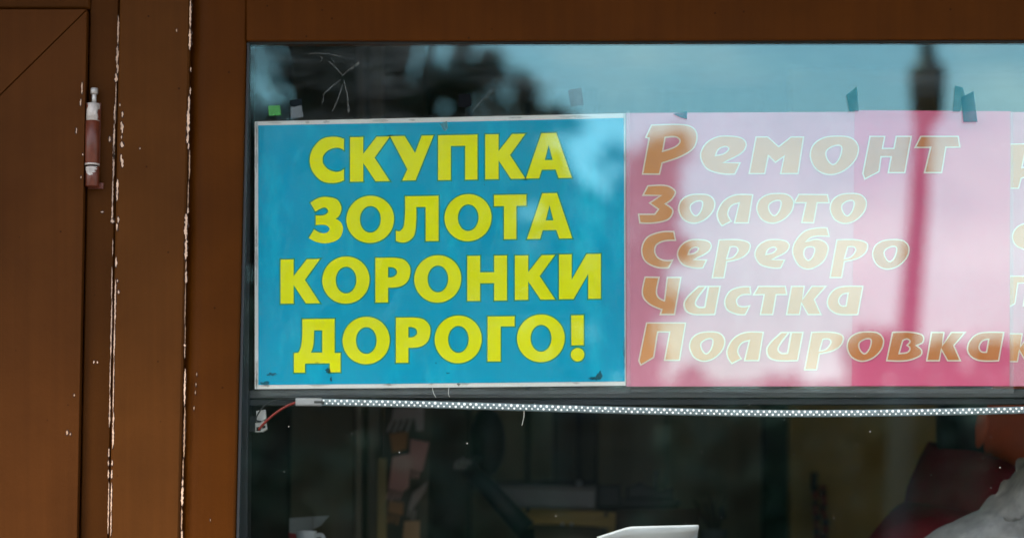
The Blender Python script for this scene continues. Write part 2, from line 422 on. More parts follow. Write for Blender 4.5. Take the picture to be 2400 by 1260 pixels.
# chipped paint along the two old edges
M['coat_shade'] = mat('old_coat_with_shade', (0.028, 0.010, 0.004), 0.8, 0.5, 120)  # older brown coat darkened with painted edge shade, laid under each chip
def chips(lst, y, name, m, parent, rim=True):
    b = MB()
    for cx, y0, y1, wd in lst:
        n = max(3, int((y1 - y0) / 3.2)); lft, rgt = [], []
        k = -0.0200
        for i in range(n + 1):
            t = i / n; py = y0 + (y1 - y0) * t
            ww = wd * 0.38 * (0.45 + 0.65 * rnd.random()) * min(1.0, 0.25 + 4 * min(t, 1 - t))
            c = cx + k * (py - (y0 + y1) / 2) + rnd.uniform(-0.12, 0.12) * wd
            lft.append((c - ww, py)); rgt.append((c + ww * (0.7 + 0.6 * rnd.random()), py))
        vs = [P(x, q, y) for x, q in lft] + [P(x, q, y) for x, q in rgt]
        fs = [(i + 1, n + 2 + i, n + 1 + i, i) for i in range(n)]
        b.add(vs, [f[::-1] for f in fs] if False else fs)
    o = b.build(name, m, parent)
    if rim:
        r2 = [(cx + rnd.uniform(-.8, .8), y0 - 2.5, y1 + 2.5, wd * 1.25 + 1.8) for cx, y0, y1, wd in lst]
        chips(r2, y + 0.0002, 'shaded_worn_rim', M['coat_shade'], parent, False)
    return tag(o, kind='stuff')
E1 = [(277,37,104,5),(275,108,150,8),(276,150,172,9),(272,172,192,9),(271,195,290,3),(269,245,282,6),(267,290,380,5),(266,340,420,5),
      (264,420,480,4),(263,480,515,5),(263,513,522,11),(264,560,600,2.5),(262,625,700,4),(261,700,840,4),(258,840,920,3),(257,920,1000,4),
      (255,1050,1070,4),(254,1078,1090,4),(254,1100,1120,4),(254,1130,1250,3.5)]
E1b = [(284,285,305,6),(287,262,275,6),(287,290,312,6),(286,332,345,9),(284,362,380,5),(287,373,392,6),(281,243,249,4),(285,318,325,5),
       (275,420,470,7),(277,508,522,6),(274,524,540,5),(272,602,625,6),(270,655,760,4.5),(275,655,660,7),(278,680,688,6),(268,760,840,4),
       (266,840,965,3),(265,965,1050,5),(263,1078,1090,5),(262,1100,1120,5),(261,1130,1200,4),(260,1200,1255,3.5)]
E2 = [(446,0,66,6),(445,68,117,8),(447,158,168,4),(446,205,222,4),(443,225,260,6),(441,255,315,9),(440,315,335,9),(442,335,350,4),
      (440,486,500,5),(436,501,560,10),(436,560,608,9),(436,635,663,7),(433,806,812,6),(433,812,838,2.5),(433,864,950,5.5),
      (428,1122,1140,5),(427,1136,1184,7),(426,1243,1262,6)]
E2d = [(444,352,420,4),(441,425,485,2.5),(436,612,634,4),(434,665,760,2.5),(434,760,806,2),(432,952,1070,5),(429,1075,1118,3),(426,1190,1242,4)]
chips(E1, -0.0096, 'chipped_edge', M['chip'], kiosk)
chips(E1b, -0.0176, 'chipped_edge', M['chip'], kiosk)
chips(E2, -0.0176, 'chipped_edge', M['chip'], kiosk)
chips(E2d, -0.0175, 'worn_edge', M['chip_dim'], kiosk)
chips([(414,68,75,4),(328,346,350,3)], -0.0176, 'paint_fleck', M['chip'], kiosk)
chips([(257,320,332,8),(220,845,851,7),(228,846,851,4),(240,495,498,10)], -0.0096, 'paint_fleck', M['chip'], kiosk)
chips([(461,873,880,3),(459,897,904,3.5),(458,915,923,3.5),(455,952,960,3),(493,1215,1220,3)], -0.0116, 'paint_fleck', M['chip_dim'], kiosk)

# ------------------------------------------------------------------ the door
door = thing('door', P(-600, BOT, -0.03), 'brown painted door leaf with mitred corner and barrel hinge', 'door')
DY = -0.021
g = 0.35
el = L(204, 0.0185)
MB().slab([(el(24), 24), (el(BOT), BOT - 20), (-70, BOT - 20), (-70 + g, 293 + g)][0:4], DY, 0.02, 0.0006).build('stile', M['door'], door)
MB().slab([(el(23) - 2*g, 22), (-70, 291 - g), (-1130, 291 - g), (-1398, 22)], DY, 0.02, 0.0006).build('top_rail', M['door'], door)
MB().slab([(-1400, 24), (-1132, 293), (-1132, BOT - 20), (-1400, BOT - 20)], DY, 0.02, 0.0006).build('stile', M['door'], door)
MB().slab([(-71, 294), (-1131, 294), (-1131, BOT - 22), (-71, BOT - 22)], DY + 0.010, 0.015, 0.001).build('panel', M['door'], door)
MB().slab([(-1395, 26), (el(30) - 8, 26), (el(BOT) - 8, BOT - 24), (-1395, BOT - 24)], 0.021, 0.026).build('backing', M['crack'], door)
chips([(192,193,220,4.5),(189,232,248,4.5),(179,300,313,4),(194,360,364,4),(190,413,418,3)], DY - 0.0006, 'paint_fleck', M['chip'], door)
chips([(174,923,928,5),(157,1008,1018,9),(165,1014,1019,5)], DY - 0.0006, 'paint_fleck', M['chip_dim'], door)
hc = -0.0175
def cyl(xc, y0p, y1p, rpx, yc, n=20, bev=0.6):
    a, b_ = P(xc, y0p, yc), P(xc - 0.0185*(y1p-y0p), y1p, yc); r = rpx * S
    d = (b_ - a).normalized() * (bev * S)
    return MB().tube([a, a + d, b_ - d, b_], [r - bev*S, r, r, r - bev*S], n)
hinge = cyl(217, 284, 385, 16.5, hc).build('hinge', M['hinge'], door, smooth=True)
cyl(218.5, 243, 284, 15.6, hc).build('collar', M['steel_worn'], hinge, smooth=True)
cyl(221, 218, 243, 5.6, hc).build('pin', M['steel'], hinge, smooth=True)
cyl(221, 207, 221, 8.8, hc).build('pin_head', M['steel'], hinge, smooth=True)
cyl(216, 383.6, 387.5, 17.4, hc).build('washer', M['steel_worn'], hinge, smooth=True)
cyl(217, 391.5, 437, 15.8, hc).build('knuckle', M['hinge'], hinge, smooth=True)
cyl(216.5, 386, 392, 12, hc).build('gap_ring', M['black'], hinge, smooth=True)
# worn patches wrapped on the barrel
def wrap(poly_rows, xc, rpx, name, m):
    b = MB(); vs = []; n = len(poly_rows)
    for py, a0, a1 in poly_rows:
        for k in range(7):
            a = a0 + (a1 - a0) * k / 6
            c = P(xc - 0.0185*(py - 300), py, hc)
            vs.append(c + Vector((math.sin(a), -math.cos(a), 0)) * (rpx * S + 0.0004))
    fs = [(i*7+k, (i+1)*7+k, (i+1)*7+k+1, i*7+k+1) for i in range(n-1) for k in range(6)]
    b.add(vs, fs).build(name, m, hinge, smooth=True)
wrap([(392.5, -1.1, 0.95), (396, -1.0, 0.6), (398, -1.05, 0.95), (402, -0.9, 0.35), (404, -0.8, 0.75), (408, -0.75, 0.1), (411, -0.4, 0.25), (413, -0.35, -0.1)], 218.5, 15.9, 'bare_patch', M['steel_worn'])
wrap([(244, -1.5, -0.8), (252, -1.5, -0.7), (258, -1.5, -1.1), (268, -1.5, -1.3)], 218, 15.8, 'paint_remnant', M['hinge'])
wrap([(258, 0.9, 1.5), (266, 0.75, 1.5), (276, 1.0, 1.5), (283, 0.8, 1.5)], 218, 15.8, 'paint_remnant', M['hinge'])
MB().slab([(206, 428), (243, 428), (242, 442), (206, 442)], -0.0115, -0.0092, 0.0004).build('leaf_plate', M['hinge'], hinge)
MB().slab([(204, 240), (236, 241), (233, 392), (202, 392)], -0.0125, -0.0092, 0.0004).build('leaf_plate', M['hinge'], hinge)

# ------------------------------------------------------------------ lettering
GL = {}   # bold upright capitals in a unit box (u right, v up); (u, v, 1) = smooth point
GL['С'] = [[(1,.945),(.72,1,1),(.36,.955,1),(.09,.75,1),(0,.5,1),(.09,.25,1),(.36,.045,1),(.72,0,1),(1,.055),(1,.29),(.80,.235,1),(.55,.29,1),(.40,.41,1),(.375,.5,1),(.40,.6,1),(.55,.715,1),(.80,.765,1),(1,.71)]]
GL['К'] = [[(0,0),(0,1),(.33,1),(.33,.62),(.67,1),(1,1),(.615,.53),(1,0),(.645,0),(.33,.42),(.33,0)]]
GL['У'] = [[(0,1),(.33,1),(.575,.61),(.73,1),(1,1),(.585,0),(.28,0),(.40,.25)]]
GL['П'] = [[(0,0),(0,1),(1,1),(1,0),(.69,0),(.69,.76),(.32,.76),(.32,0)]]
GL['А'] = [[(0,0),(.34,1),(.66,1),(1,0),(.715,0),(.65,.19),(.345,.19),(.285,0)],[(.41,.40),(.585,.40),(.497,.74)]]
GL['З'] = [[(.06,.88),(.28,.975,1),(.52,1,1),(.82,.94,1),(.95,.77,1),(.90,.61,1),(.78,.525),(.94,.44,1),(1,.29,1),(.88,.09,1),(.55,0,1),(.25,.025,1),(.01,.12),(.165,.30),(.35,.225,1),(.53,.23,1),(.61,.31,1),(.50,.39,1),(.21,.40),(.21,.60),(.46,.61,1),(.575,.69,1),(.46,.775,1),(.20,.69)]]
def ring(cx, cy, rx, ry, n=14): return [(cx + rx*math.cos(2*math.pi*i/n), cy + ry*math.sin(2*math.pi*i/n), 1) for i in range(n)]
GL['О'] = [ring(.5,.5,.5,.5), ring(.503,.5,.222,.285)]
GL['Л'] = [[(0,.02),(0,.24),(.10,.235,1),(.185,.34,1),(.215,.62,1),(.215,1),(1,1),(1,0),(.70,0),(.70,.76),(.475,.76),(.475,.45,1),(.43,.14,1),(.28,.0,1),(.12,-.02,1)]]
GL['Т'] = [[(0,1),(1,1),(1,.75),(.69,.75),(.69,0),(.31,0),(.31,.75),(0,.75)]]
GL['Р'] = [[(0,0),(0,1),(.50,1),(.80,.955,1),(.97,.82,1),(1,.66,1),(.93,.48,1),(.75,.365,1),(.50,.33),(.36,.33),(.36,0)],[(.36,.56),(.50,.565,1),(.60,.62,1),(.62,.675,1),(.58,.75,1),(.48,.785,1),(.36,.79)]]
GL['Н'] = [[(0,0),(0,1),(.32,1),(.32,.63),(.68,.63),(.68,1),(1,1),(1,0),(.68,0),(.68,.39),(.32,.39),(.32,0)]]
GL['И'] = [[(0,0),(0,1),(.30,1),(.30,.43),(.66,1),(1,1),(1,0),(.70,0),(.70,.56),(.345,0)]]
GL['Д'] = [[(0,0),(0,.36),(.10,.375),(.155,.50,1),(.18,.70,1),(.18,1),(.873,1),(.873,.36),(1,.36),(1,0),(.77,0),(.77,.17),(.235,.17),(.235,0)],[(.43,.79),(.61,.79),(.61,.37),(.36,.37),(.415,.52,1)]]
GL['Г'] = [[(0,0),(0,1),(1,1),(1,.78),(.48,.78),(.48,0)]]
def to_m(loops, y):
    k = (D + y) / D
    r = []
    for i, lp in enumerate(loops):
        q = [(P(x, yy, y).x, P(x, yy, y).z) for x, yy in lp]
        r.append(orient(q, ccw=(i == 0)))
    return r
def glyph(loops_px, y, mat_fill, mat_line, parent, grow=0.0, shrink=0.0, label=None):
    own = loops_px[2] if len(loops_px) == 3 else None
    lp = to_m([smooth_loop(l) for l in loops_px[:2]], y)
    fill = [offset_poly(l, -shrink * S) for l in lp] if shrink else lp
    if own: fill = to_m([smooth_loop(own)], y)
    line = [offset_poly(l, grow * S) for l in lp] if grow else lp
    o = flat(fill, y, 'letter', mat_fill, parent)
    line = [[(x, z) for x, z in l] for l in line]
    flat(line, y + 0.0003, 'letter_outline', mat_line, o)
    return o

def poster_paper(name, c, patch, amt, rough=0.45):
    """printed paper with faint blotches of moisture and fading"""
    m = mat(name, c, rough, 0.07, 9.0, 0.0, spec=0.08)
    nt = m.node_tree; b = nt.nodes['Principled BSDF']; src = b.inputs['Base Color'].links[0].from_socket
    g = nt.nodes.new('ShaderNodeTexCoord'); mpn = nt.nodes.new('ShaderNodeMapping'); mpn.inputs['Scale'].default_value = (2.6, 1, 1)
    n = nt.nodes.new('ShaderNodeTexNoise'); n.inputs['Scale'].default_value = 6.5; n.inputs['Detail'].default_value = 9; n.inputs['Roughness'].default_value = 0.68
    nt.links.new(g.outputs['Object'], mpn.inputs[0]); nt.links.new(mpn.outputs[0], n.inputs['Vector'])
    r = nt.nodes.new('ShaderNodeValToRGB'); r.color_ramp.elements[0].position = 0.52; r.color_ramp.elements[1].position = 0.74
    r.color_ramp.elements[1].color = (amt, amt, amt, 1)
    nt.links.new(n.outputs['Fac'], r.inputs[0])
    mx = nt.nodes.new('ShaderNodeMix'); mx.data_type = 'RGBA'; mx.inputs['B'].default_value = (*patch, 1)
    nt.links.new(r.outputs[0], mx.inputs['Factor']); nt.links.new(src, mx.inputs['A'])
    nt.links.new(mx.outputs['Result'], b.inputs['Base Color'])
    return m
M['paper'] = poster_paper('white_card', (0.74, 0.72, 0.67), (0.62, 0.55, 0.47), 0.6)
M['blue'] = poster_paper('blue_print', (0.000, 0.34, 0.53), (0.005, 0.52, 0.70), 0.85)
M['yellow'] = poster_paper('yellow_print', (0.82, 0.80, 0.000), (0.86, 0.84, 0.05), 0.5)
M['green'] = mat('green_fringe', (0.005, 0.26, 0.14), 0.5)
M['pinkA'] = poster_paper('faded_pink_print', (0.66, 0.25, 0.33), (0.72, 0.38, 0.44), 0.6)
M['pinkB'] = poster_paper('pink_print', (0.70, 0.125, 0.235), (0.70, 0.19, 0.30), 0.5)
M['orange'] = poster_paper('faded_orange_print', (0.70, 0.32, 0.125), (0.74, 0.40, 0.19), 0.5)
M['orangeB'] = poster_paper('orange_print', (0.58, 0.20, 0.055), (0.62, 0.28, 0.10), 0.5)
M['cream'] = mat('cream_print', (0.78, 0.70, 0.56), 0.5)

# ---- blue poster
YB = 0.0125
blue = thing('poster', P(1030, 908, YB), 'turquoise poster with yellow gold-buying lettering behind the glass', 'poster')
flat(to_m([[(597,285),(1000,276),(1466,265.5),(1466.5,903),(1030,907.5),(597,911)]], YB), YB, 'card', M['paper'], blue)
MB().slab([(598,286),(1465,267),(1465.5,902),(598,910)], YB + 0.0004, YB + 0.0012).build('card_back', M['paper'], blue)
flat(to_m([[(605,294),(1000,287),(1462,276.5),(1464.3,893),(1030,897.5),(605.5,901.5)]], YB - 0.0004), YB - 0.0004, 'printed_field', M['blue'], blue)
LINES = [
 (-0.0180, [('С',726,806,321,429),('К',820.6,913.4,321,425),('У',914.5,1016,318.5,422.4),('П',1027,1119,316.6,421.3),('К',1137.6,1231,314.6,419.3),('А',1232.7,1340,312,417.4)]),
 (-0.0160, [('З',723,804,461.5,569.8),('О',812,923.4,458.8,569),('Л',928,1027.7,459.6,565),('О',1042,1152,455,565),('Т',1158,1233.5,456.5,560),('А',1235.4,1341,452.7,559)]),
 (-0.0145, [('К',657.7,749.7,607.4,710.5),('О',755.5,866,601,711),('Р',880,961.7,603.6,707.8),('О',971,1081,598,708.6),('Н',1095.5,1188,599,704),('К',1207,1300.5,598,701.7),('И',1310.5,1408,595.5,700)]),
 (-0.0095, [('Д',689,798,747,872),('О',803,913.4,742,852.7),('Р',928,1008.5,743.5,849),('О',1019,1129,739,850.4),('Г',1143,1206,741,846),('О',1212,1323.5,736.6,847.7)])]
for slope, letters in LINES:
    for ch, xa, xb, ya, yb in letters:
        lp = [[(xa + q[0]*(xb-xa), yb - q[1]*(yb-ya) + slope*(q[0]-.5)*(xb-xa)) + tuple(q[2:]) for q in l] for l in GL[ch]]
        glyph(lp, YB - 0.001, M['yellow'], M['green'], blue, grow=3.3)
glyph([[(1339,738.5),(1368,738),(1368,808),(1339.5,808.5)]], YB - 0.001, M['yellow'], M['green'], blue, grow=3.3)
glyph([ring(1353.8, 830.5, 15.6, 15.6)], YB - 0.001, M['yellow'], M['green'], blue, grow=3.3)
M['smudge'] = film('dirt_smudge', (0.02, 0.035, 0.03), 0.55, 0.0)
def smudge(cx, cy, rx, ry, parent, seed, y):
    r = random.Random(seed); n = 18
    lp = [(cx + rx*r.uniform(.35,1.1)*math.cos(2*math.pi*k/n), cy + ry*r.uniform(.35,1.1)*math.sin(2*math.pi*k/n)) for k in range(n)]
    flat(to_m([lp], y), y, 'dirt_smudge', M['smudge'], parent)
for i, q in enumerate(((1405,880,9,12),(1392,886,15,6),(637,876,14,5),(622,897,16,5),(744,849,6,1.6),(768,868,8,9),(1075,900,5,4),(776,888,3,9),(1040,303,3,3),(1022,850,2,3),(1050,873,6,2))):
    smudge(*q, blue, i, YB - 0.0016)
M['grime'] = film('edge_grime', (0.10, 0.085, 0.06), 0.22, 0.0)
rg = random.Random(8)
for i in range(34):
    side = rg.choice('tblr'); u = rg.random()
    gx, gy = {'t': (600+860*u, 289-18*u), 'b': (600+860*u, 903-7*u), 'l': (601, 290+610*u), 'r': (1463, 272+620*u)}[side]
    n_ = 12; rx_, ry_ = (rg.uniform(6, 34), rg.uniform(2, 5)) if side in 'tb' else (rg.uniform(2, 5), rg.uniform(6, 34))
    lp = [(min(1465.5, max(598, gx + rx_*rg.uniform(.4,1.1)*math.cos(2*math.pi*k/n_))), gy + ry_*rg.uniform(.4,1.1)*math.sin(2*math.pi*k/n_)) for k in range(n_)]
    yy = YB - 0.0017 - i*0.00001
    flat(to_m([lp], yy), yy, 'edge_grime', M['grime'], blue)
# clear plastic pocket round it
flat(to_m([[(596,280),(1476,259),(1478,914),(1474,922),(612,927),(598,917)]], YB - 0.003), YB - 0.003, 'plastic_pocket', M['sleeve'], blue)
flat(to_m([[(604,913),(1474,905.5),(1476,921),(612,926)]], YB - 0.0034), YB - 0.0034, 'pocket_hem', M['hem'], blue)
flat(to_m([[(1467.5,262),(1476,260),(1478.5,915),(1468.5,916)]], YB - 0.0034), YB - 0.0034, 'pocket_hem', M['hem'], blue)

# ---- pink poster: italic display letters traced in the pixels of two enlargements
def z5(l): return [(1460 + q[0]/2.553, 80 + q[1]/2.553) + tuple(q[2:]) for q in l]
def z6(l): return [(1460 + q[0]/2.553, 500 + q[1]/2.553) + tuple(q[2:]) for q in l]
def fit(loops, a, b):
    """copy of a traced letter moved from box a to box b (x0, x1, y0, y1)"""
    return [[(b[0] + (q[0]-a[0])*(b[1]-b[0])/(a[1]-a[0]), b[2] + (q[1]-a[2])*(b[3]-b[2])/(a[3]-a[2])) + tuple(q[2:]) for q in l] for l in loops]
t_R = [[(168,540),(360,538,1),(425,560,1),(448,615,1),(425,685,1),(350,735,1),(238,774),(222,842),(112,841),(152,626),(131,621)],[(256,622),(315,619,1),(338,640,1),(312,670,1),(243,695)]]
t_e = [[(560,612,1),(640,606,1),(715,620,1),(742,662,1),(712,715,1),(612,767),(708,766),(673,841),(590,839,1),(500,808,1),(460,730,1),(490,655,1)],[(560,722),(575,692,1),(610,677,1),(629,686,1),(606,710,1)]]
t_m = [[(793,611),(868,611),(932,668),(1005,611),(1086,611),(1052,839),(938,839),(960,738),(912,773),(873,735),(852,839),(750,839)]]
t_o = [[(1275,606,1),(1365,616,1),(1412,670,1),(1396,750,1),(1325,820,1),(1235,845,1),(1155,812,1),(1117,735,1),(1135,662,1),(1195,618,1)],[(1268,672,1),(1305,678,1),(1292,740,1),(1258,776,1),(1226,745,1),(1222,700,1)]]
t_n = [[(1475,608),(1572,608),(1558,680),(1618,680),(1632,608),(1730,608),(1690,833),(1583,833),(1600,738),(1548,738),(1536,825),(1445,873),(1431,835)]]
t_t = [[(1780,608),(2010,608),(2021,680),(1936,681),(1911,833),(1799,833),(1836,682),(1741,683)]]
t_Z = [[(146,904),(260,902,1),(317,938,1),(300,985,1),(262,1015),(303,1055,1),(275,1110,1),(190,1133,1),(98,1133),(89,1073),(188,1073),(207,1048),(152,1010),(218,968),(113,968)]]
t_l = [[(782,957),(754,1133),(662,1133),(690,1015),(650,1032,1),(632,1075,1),(655,1120),(592,1152),(565,1110,1),(562,1060,1),(600,995,1),(670,958,1)]]
t_S = [[(308,104),(320,165),(250,168,1),(205,190,1),(195,228,1),(215,263,1),(260,278,1),(305,272),(275,329),(200,325,1),(130,287,1),(108,215,1),(140,142,1),(220,108,1)]]
t_p = [[(572,154),(700,154,1),(762,178,1),(755,232,1),(705,272,1),(625,292),(608,389),(529,389)],[(645,204),(676,204,1),(684,222,1),(660,255,1),(627,266)]]
t_b = [[(1225,82),(1239,141),(1150,141,1),(1105,163),(1160,150,1),(1212,168,1),(1233,212,1),(1202,290,1),(1122,336,1),(1052,316,1),(1012,240,1),(1025,170,1),(1080,106,1),(1150,84,1)],[(1113,204,1),(1142,210,1),(1135,250,1),(1110,276,1),(1088,250,1),(1092,215,1)]]
t_Ch = [[(130,376),(222,378),(205,465,1),(215,498,1),(245,516),(262,378),(352,378),(312,608),(217,608),(228,577),(150,540,1),(112,480,1)]]
t_i = [[(450,431),(587,431),(553,608),(430,608,1),(376,587,1),(361,540,1),(380,500,1),(413,466)],[(506,434),(486,555),(455,554,1),(438,534,1),(466,486)],
       [(456,440),(489,440),(455,482),(429,535,1),(450,564,1),(494,564),(517,440),(576,440),(546,599),(430,599,1),(384,580,1),(371,540,1),(388,505,1),(420,471)]]   # third loop: the fill, open at the top
t_s = [[(765,434),(770,489),(715,491,1),(686,515,1),(692,545,1),(722,553,1),(766,545),(735,608),(680,606,1),(620,577,1),(605,520,1),(638,460,1),(700,436,1)]]
t_t4 = [[(808,431),(975,431),(986,489),(921,489),(900,608),(817,608),(840,489),(774,491)]]
t_k = [[(1005,431),(1090,431),(1078,505),(1128,431),(1223,431),(1150,515),(1192,608),(1105,608),(1070,545),(1060,608),(974,608)]]
t_a = [[(1441,431),(1409,608),(1290,606,1),(1232,572,1),(1219,520,1),(1250,462,1),(1310,433,1)],[(1343,480),(1331,549),(1305,545,1),(1295,520,1),(1312,490,1)]]
t_P = [[(138,650),(380,650),(342,881),(244,881),(275,712),(212,712),(188,862),(105,912),(91,880)]]
t_v = [[(1610,706),(1720,705,1),(1795,724,1),(1800,768,1),(1765,790),(1792,818,1),(1782,852,1),(1700,883,1),(1573,883)],[(1678,762),(1700,754,1),(1713,766,1),(1692,787),(1713,806,1),(1700,826,1),(1658,832)]]
bo = (1117,1412,606,845); be = (460,742,606,841); bl = (560,782,957,1152); bp_ = (529,765,154,389); bi = (361,587,431,608); bk = (974,1223,431,608); ba = (1219,1441,431,608)
ROWS = [
 (z5, [t_R, t_e, t_m, t_o, t_n, t_t]),
 (z5, [t_Z, fit(t_o,bo,(330,553,953,1135)), t_l, fit(t_o,bo,(797,1025,949,1135)), [[(1050,954),(1228,956),(1239,1013),(1166,1013),(1145,1133),(1064,1131),(1090,1013),(1017,1013)]], fit(t_o,bo,(1236,1460,949,1137))]),
 (z6, [t_S, fit(t_e,be,(322,533,152,330)), t_p, fit(t_e,be,(785,1000,152,330)), t_b, fit(t_p,bp_,(1234,1468,154,387)), fit(t_o,bo,(1490,1715,152,337))]),
 (z6, [t_Ch, t_i, t_s, t_t4, t_k, t_a]),
 (z6, [t_P, fit(t_o,bo,(395,613,703,887)), fit(t_l,bl,(618,845,706,902)), fit(t_i,bi,(855,1083,706,883)), fit(t_p,bp_,(1082,1322,706,938)), fit(t_o,bo,(1338,1563,703,887)), t_v, fit(t_k,bk,(1813,2056,706,884)), fit(t_a,ba,(2058,2284,706,884))])]
YP = 0.0130
pink = thing('poster', P(1920, 906, YP), 'pink poster with orange italic repair lettering, two taped sheets', 'poster')
tag(flat(to_m([[(1467.5,265),(2003,262.5),(1996,904.5),(1468,905)]], YP), YP, 'sheet', M['pinkA'], pink), 'faded paler pink left sheet')
tag(flat(to_m([[(2003,258.5),(2369,261),(2366,904),(1993,904)]], YP + 0.0004), YP + 0.0004, 'sheet', M['pinkB'], pink), 'deeper pink right sheet')
MB().slab([(1482,266),(2365,263),(2363,902),(1483,903)], YP + 0.0008, YP + 0.0016).build('card_back', M['paper'], pink)
for z, letters in ROWS:
    for lp in letters:
        q = [z(l) for l in lp]
        cx = sum(a[0] for a in q[0]) / len(q[0])
        glyph(q, YP - 0.0012, M['orangeB'] if cx > 2003 else M['orange'], M['cream'], pink, grow=0.0, shrink=3.4)
flat(to_m([[(1479,262),(2375,258),(2375.5,922),(1480,919)]], YP - 0.004), YP - 0.004, 'plastic_pocket', M['sleeve'], pink)
flat(to_m([[(2366.5,260),(2375,260),(2375.5,921),(2366,921)]], YP - 0.0044), YP - 0.0044, 'pocket_hem', M['hem'], pink)
flat(to_m([[(1480,906),(2374,905.5),(2374,921),(1480,918)]], YP - 0.0044), YP - 0.0044, 'pocket_hem', M['hem'], pink)

# ---- third poster, tucked behind the pink one and running out of the picture
YT = 0.0165
third = thing('poster', P(2800, 905, YT), 'second pink poster tucked behind the edge of the two-sheet pink poster', 'poster')
MB().slab([(2340,263),(3230,260),(3232,905),(2340,904)], YT, YT + 0.001).build('sheet', M['pinkA'], third)
def row3(lp, box, src): return fit(lp, src, box)
for lp in (fit([z5(l) for l in t_R], (1504,1635.5,291,410), (2344,2480,336,443)),
           fit([z5(l) for l in t_e], (1640,1750.6,317,409.4), (2490,2600,358,443)),
           fit([z6(l) for l in t_S], (1502,1585,541,629), (2371,2462,517,590)),
           fit([z6(l) for l in t_e], (1640,1751,737,829), (2470,2560,517,590)) if False else fit([z6(l) for l in t_a], (1937.5,2024.4,669,738), (2470,2560,518,590)),
           fit([z6(l) for l in t_P], (1495.6,1609,754.6,857), (2352,2436,645,727)),
           fit([z6(l) for l in t_a], (1937.5,2024.4,669,738), (2446,2536,645,716)),
           fit([z6(l) for l in t_k], (1841.5,1939,669,738), (2352,2450,780,848)),
           fit([z6(l) for l in t_a], (1937.5,2024.4,669,738), (2460,2550,780,848))):
    glyph(lp, YT - 0.0010, M['orange'], M['cream'], third, shrink=3.2)

# ------------------------------------------------------------------ strips of tape, residue, specks
def tape(poly, c, label, y=-0.0009, alpha=None, group=None):
    alpha = alpha * 0.7 if alpha else None
    m = mat('tape', c, 0.6, 0.15, 60, spec=0.03) if alpha is None else film('tape_film', c, alpha, 0.02, 0.3)
    o = MB().slab(poly, y, y + 0.0004).build('tape_piece', m)
    return tag(o, label, 'tape', group)
tape([(628,248),(656,247),(659,270),(630,271)], (0.05, 0.26, 0.05), 'bright green square of tape above the turquoise poster', alpha=1.0)
tape([(678,236),(708,231),(707.5,245),(690,251),(680,247)], (0.006, 0.010, 0.012), 'small dark torn tape scrap beside the green tape')
tape([(680,252),(707,247),(711,275),(682,277)], (0.35, 0.42, 0.43), 'clear tape strip hanging below the torn dark scrap', alpha=0.10)
tape([(1075,221),(1102,220),(1105,247),(1091,252),(1074,250)], (0.004, 0.005, 0.006), 'black square of tape above the turquoise poster')
tape([(1331,211),(1363,205),(1368,246),(1338,249)], (0.10, 0.16, 0.18), 'greyish clear tape above the turquoise poster corner', alpha=0.20)
tape([(1984,222),(2008,203),(2013,261),(1991,261)], (0.0, 0.26, 0.31), 'pointed teal tape above the seam of the pink poster', alpha=0.55)
tape([(2238,201),(2256,205),(2262,222),(2250,262),(2233,262)], (0.0, 0.28, 0.33), 'short teal tape half under a longer strip', alpha=0.5)
tape([(2253,228),(2282,214),(2291,286),(2258,286)], (0.0, 0.24, 0.30), 'long teal tape strip overlapping the pink poster top', y=-0.0016, alpha=0.75)
tape([(1577,267),(1611,261),(1610,279),(1597,276)], (0.0, 0.30, 0.38), 'small blue tape corner on the pink poster top edge', y=-0.0016, alpha=0.85)
tape([(1030,290),(1048,284),(1050,300),(1043,309)], (0.05, 0.13, 0.11), 'thin dark tape sliver on the turquoise poster top edge', y=-0.0016, alpha=0.6)

def ribbons(lst, y, name, m):
    b = MB()
    for pts, w0, w1 in lst:
        n = len(pts) - 1
        for i in range(n):
            (xa, ya), (xb, yb) = pts[i], pts[i+1]
            d = Vector((xb-xa, yb-ya)).normalized(); nn = Vector((-d.y, d.x))
            wa = w0 + (w1-w0)*i/n; wb = w0 + (w1-w0)*(i+1)/n
            q = [(xa-nn.x*wa, ya-nn.y*wa), (xb-nn.x*wb, yb-nn.y*wb), (xb+nn.x*wb, yb+nn.y*wb), (xa+nn.x*wa, ya+nn.y*wa)]
            b.add([P(x, z, y) for x, z in q], [(0,1,2,3)])
    return b.build(name, m)
def z7(l): return [(560 + x/5.25, 80 + y/5.25) for x, y in l]
star = ribbons([(z7([(1265,520),(1330,460),(1400,410),(1480,350)]),1.2,2.2),(z7([(1265,500),(1200,420),(1100,330)]),1.8,0.9),
         (z7([(1250,560),(1150,640),(1040,740)]),0.9,2.0),(z7([(1040,740),(1028,860)]),0.9,0.7),(z7([(1280,620),(1230,770),(1150,950)]),0.9,1.8),
         (z7([(1285,560),(1330,720),(1352,960)]),1.0,2.6),(z7([(860,248),(930,235),(1100,240),(1200,265),(1260,275)]),0.8,1.1),
         (z7([(1000,270),(1025,295),(1003,352)]),1.0,0.7),(z7([(1135,285),(1175,350)]),1.0,0.6)], 0.0061, 'tape_residue', M['residue'])
tag(star, 'star-shaped creased residue of clear tape on the glass above turquoise poster', 'residue')
fan = ribbons([([(1108,258),(1140,225),(1158,205)],1.2,0.5),([(1140,225),(1158,250)],0.8,0.4),([(1150,215),(1170,212)],0.7,0.4)], 0.0061, 'tape_residue', M['residue'])
tag(fan, 'small creased tape residue beside the black tape square', 'residue')
sp = MB(); sd2 = MB()
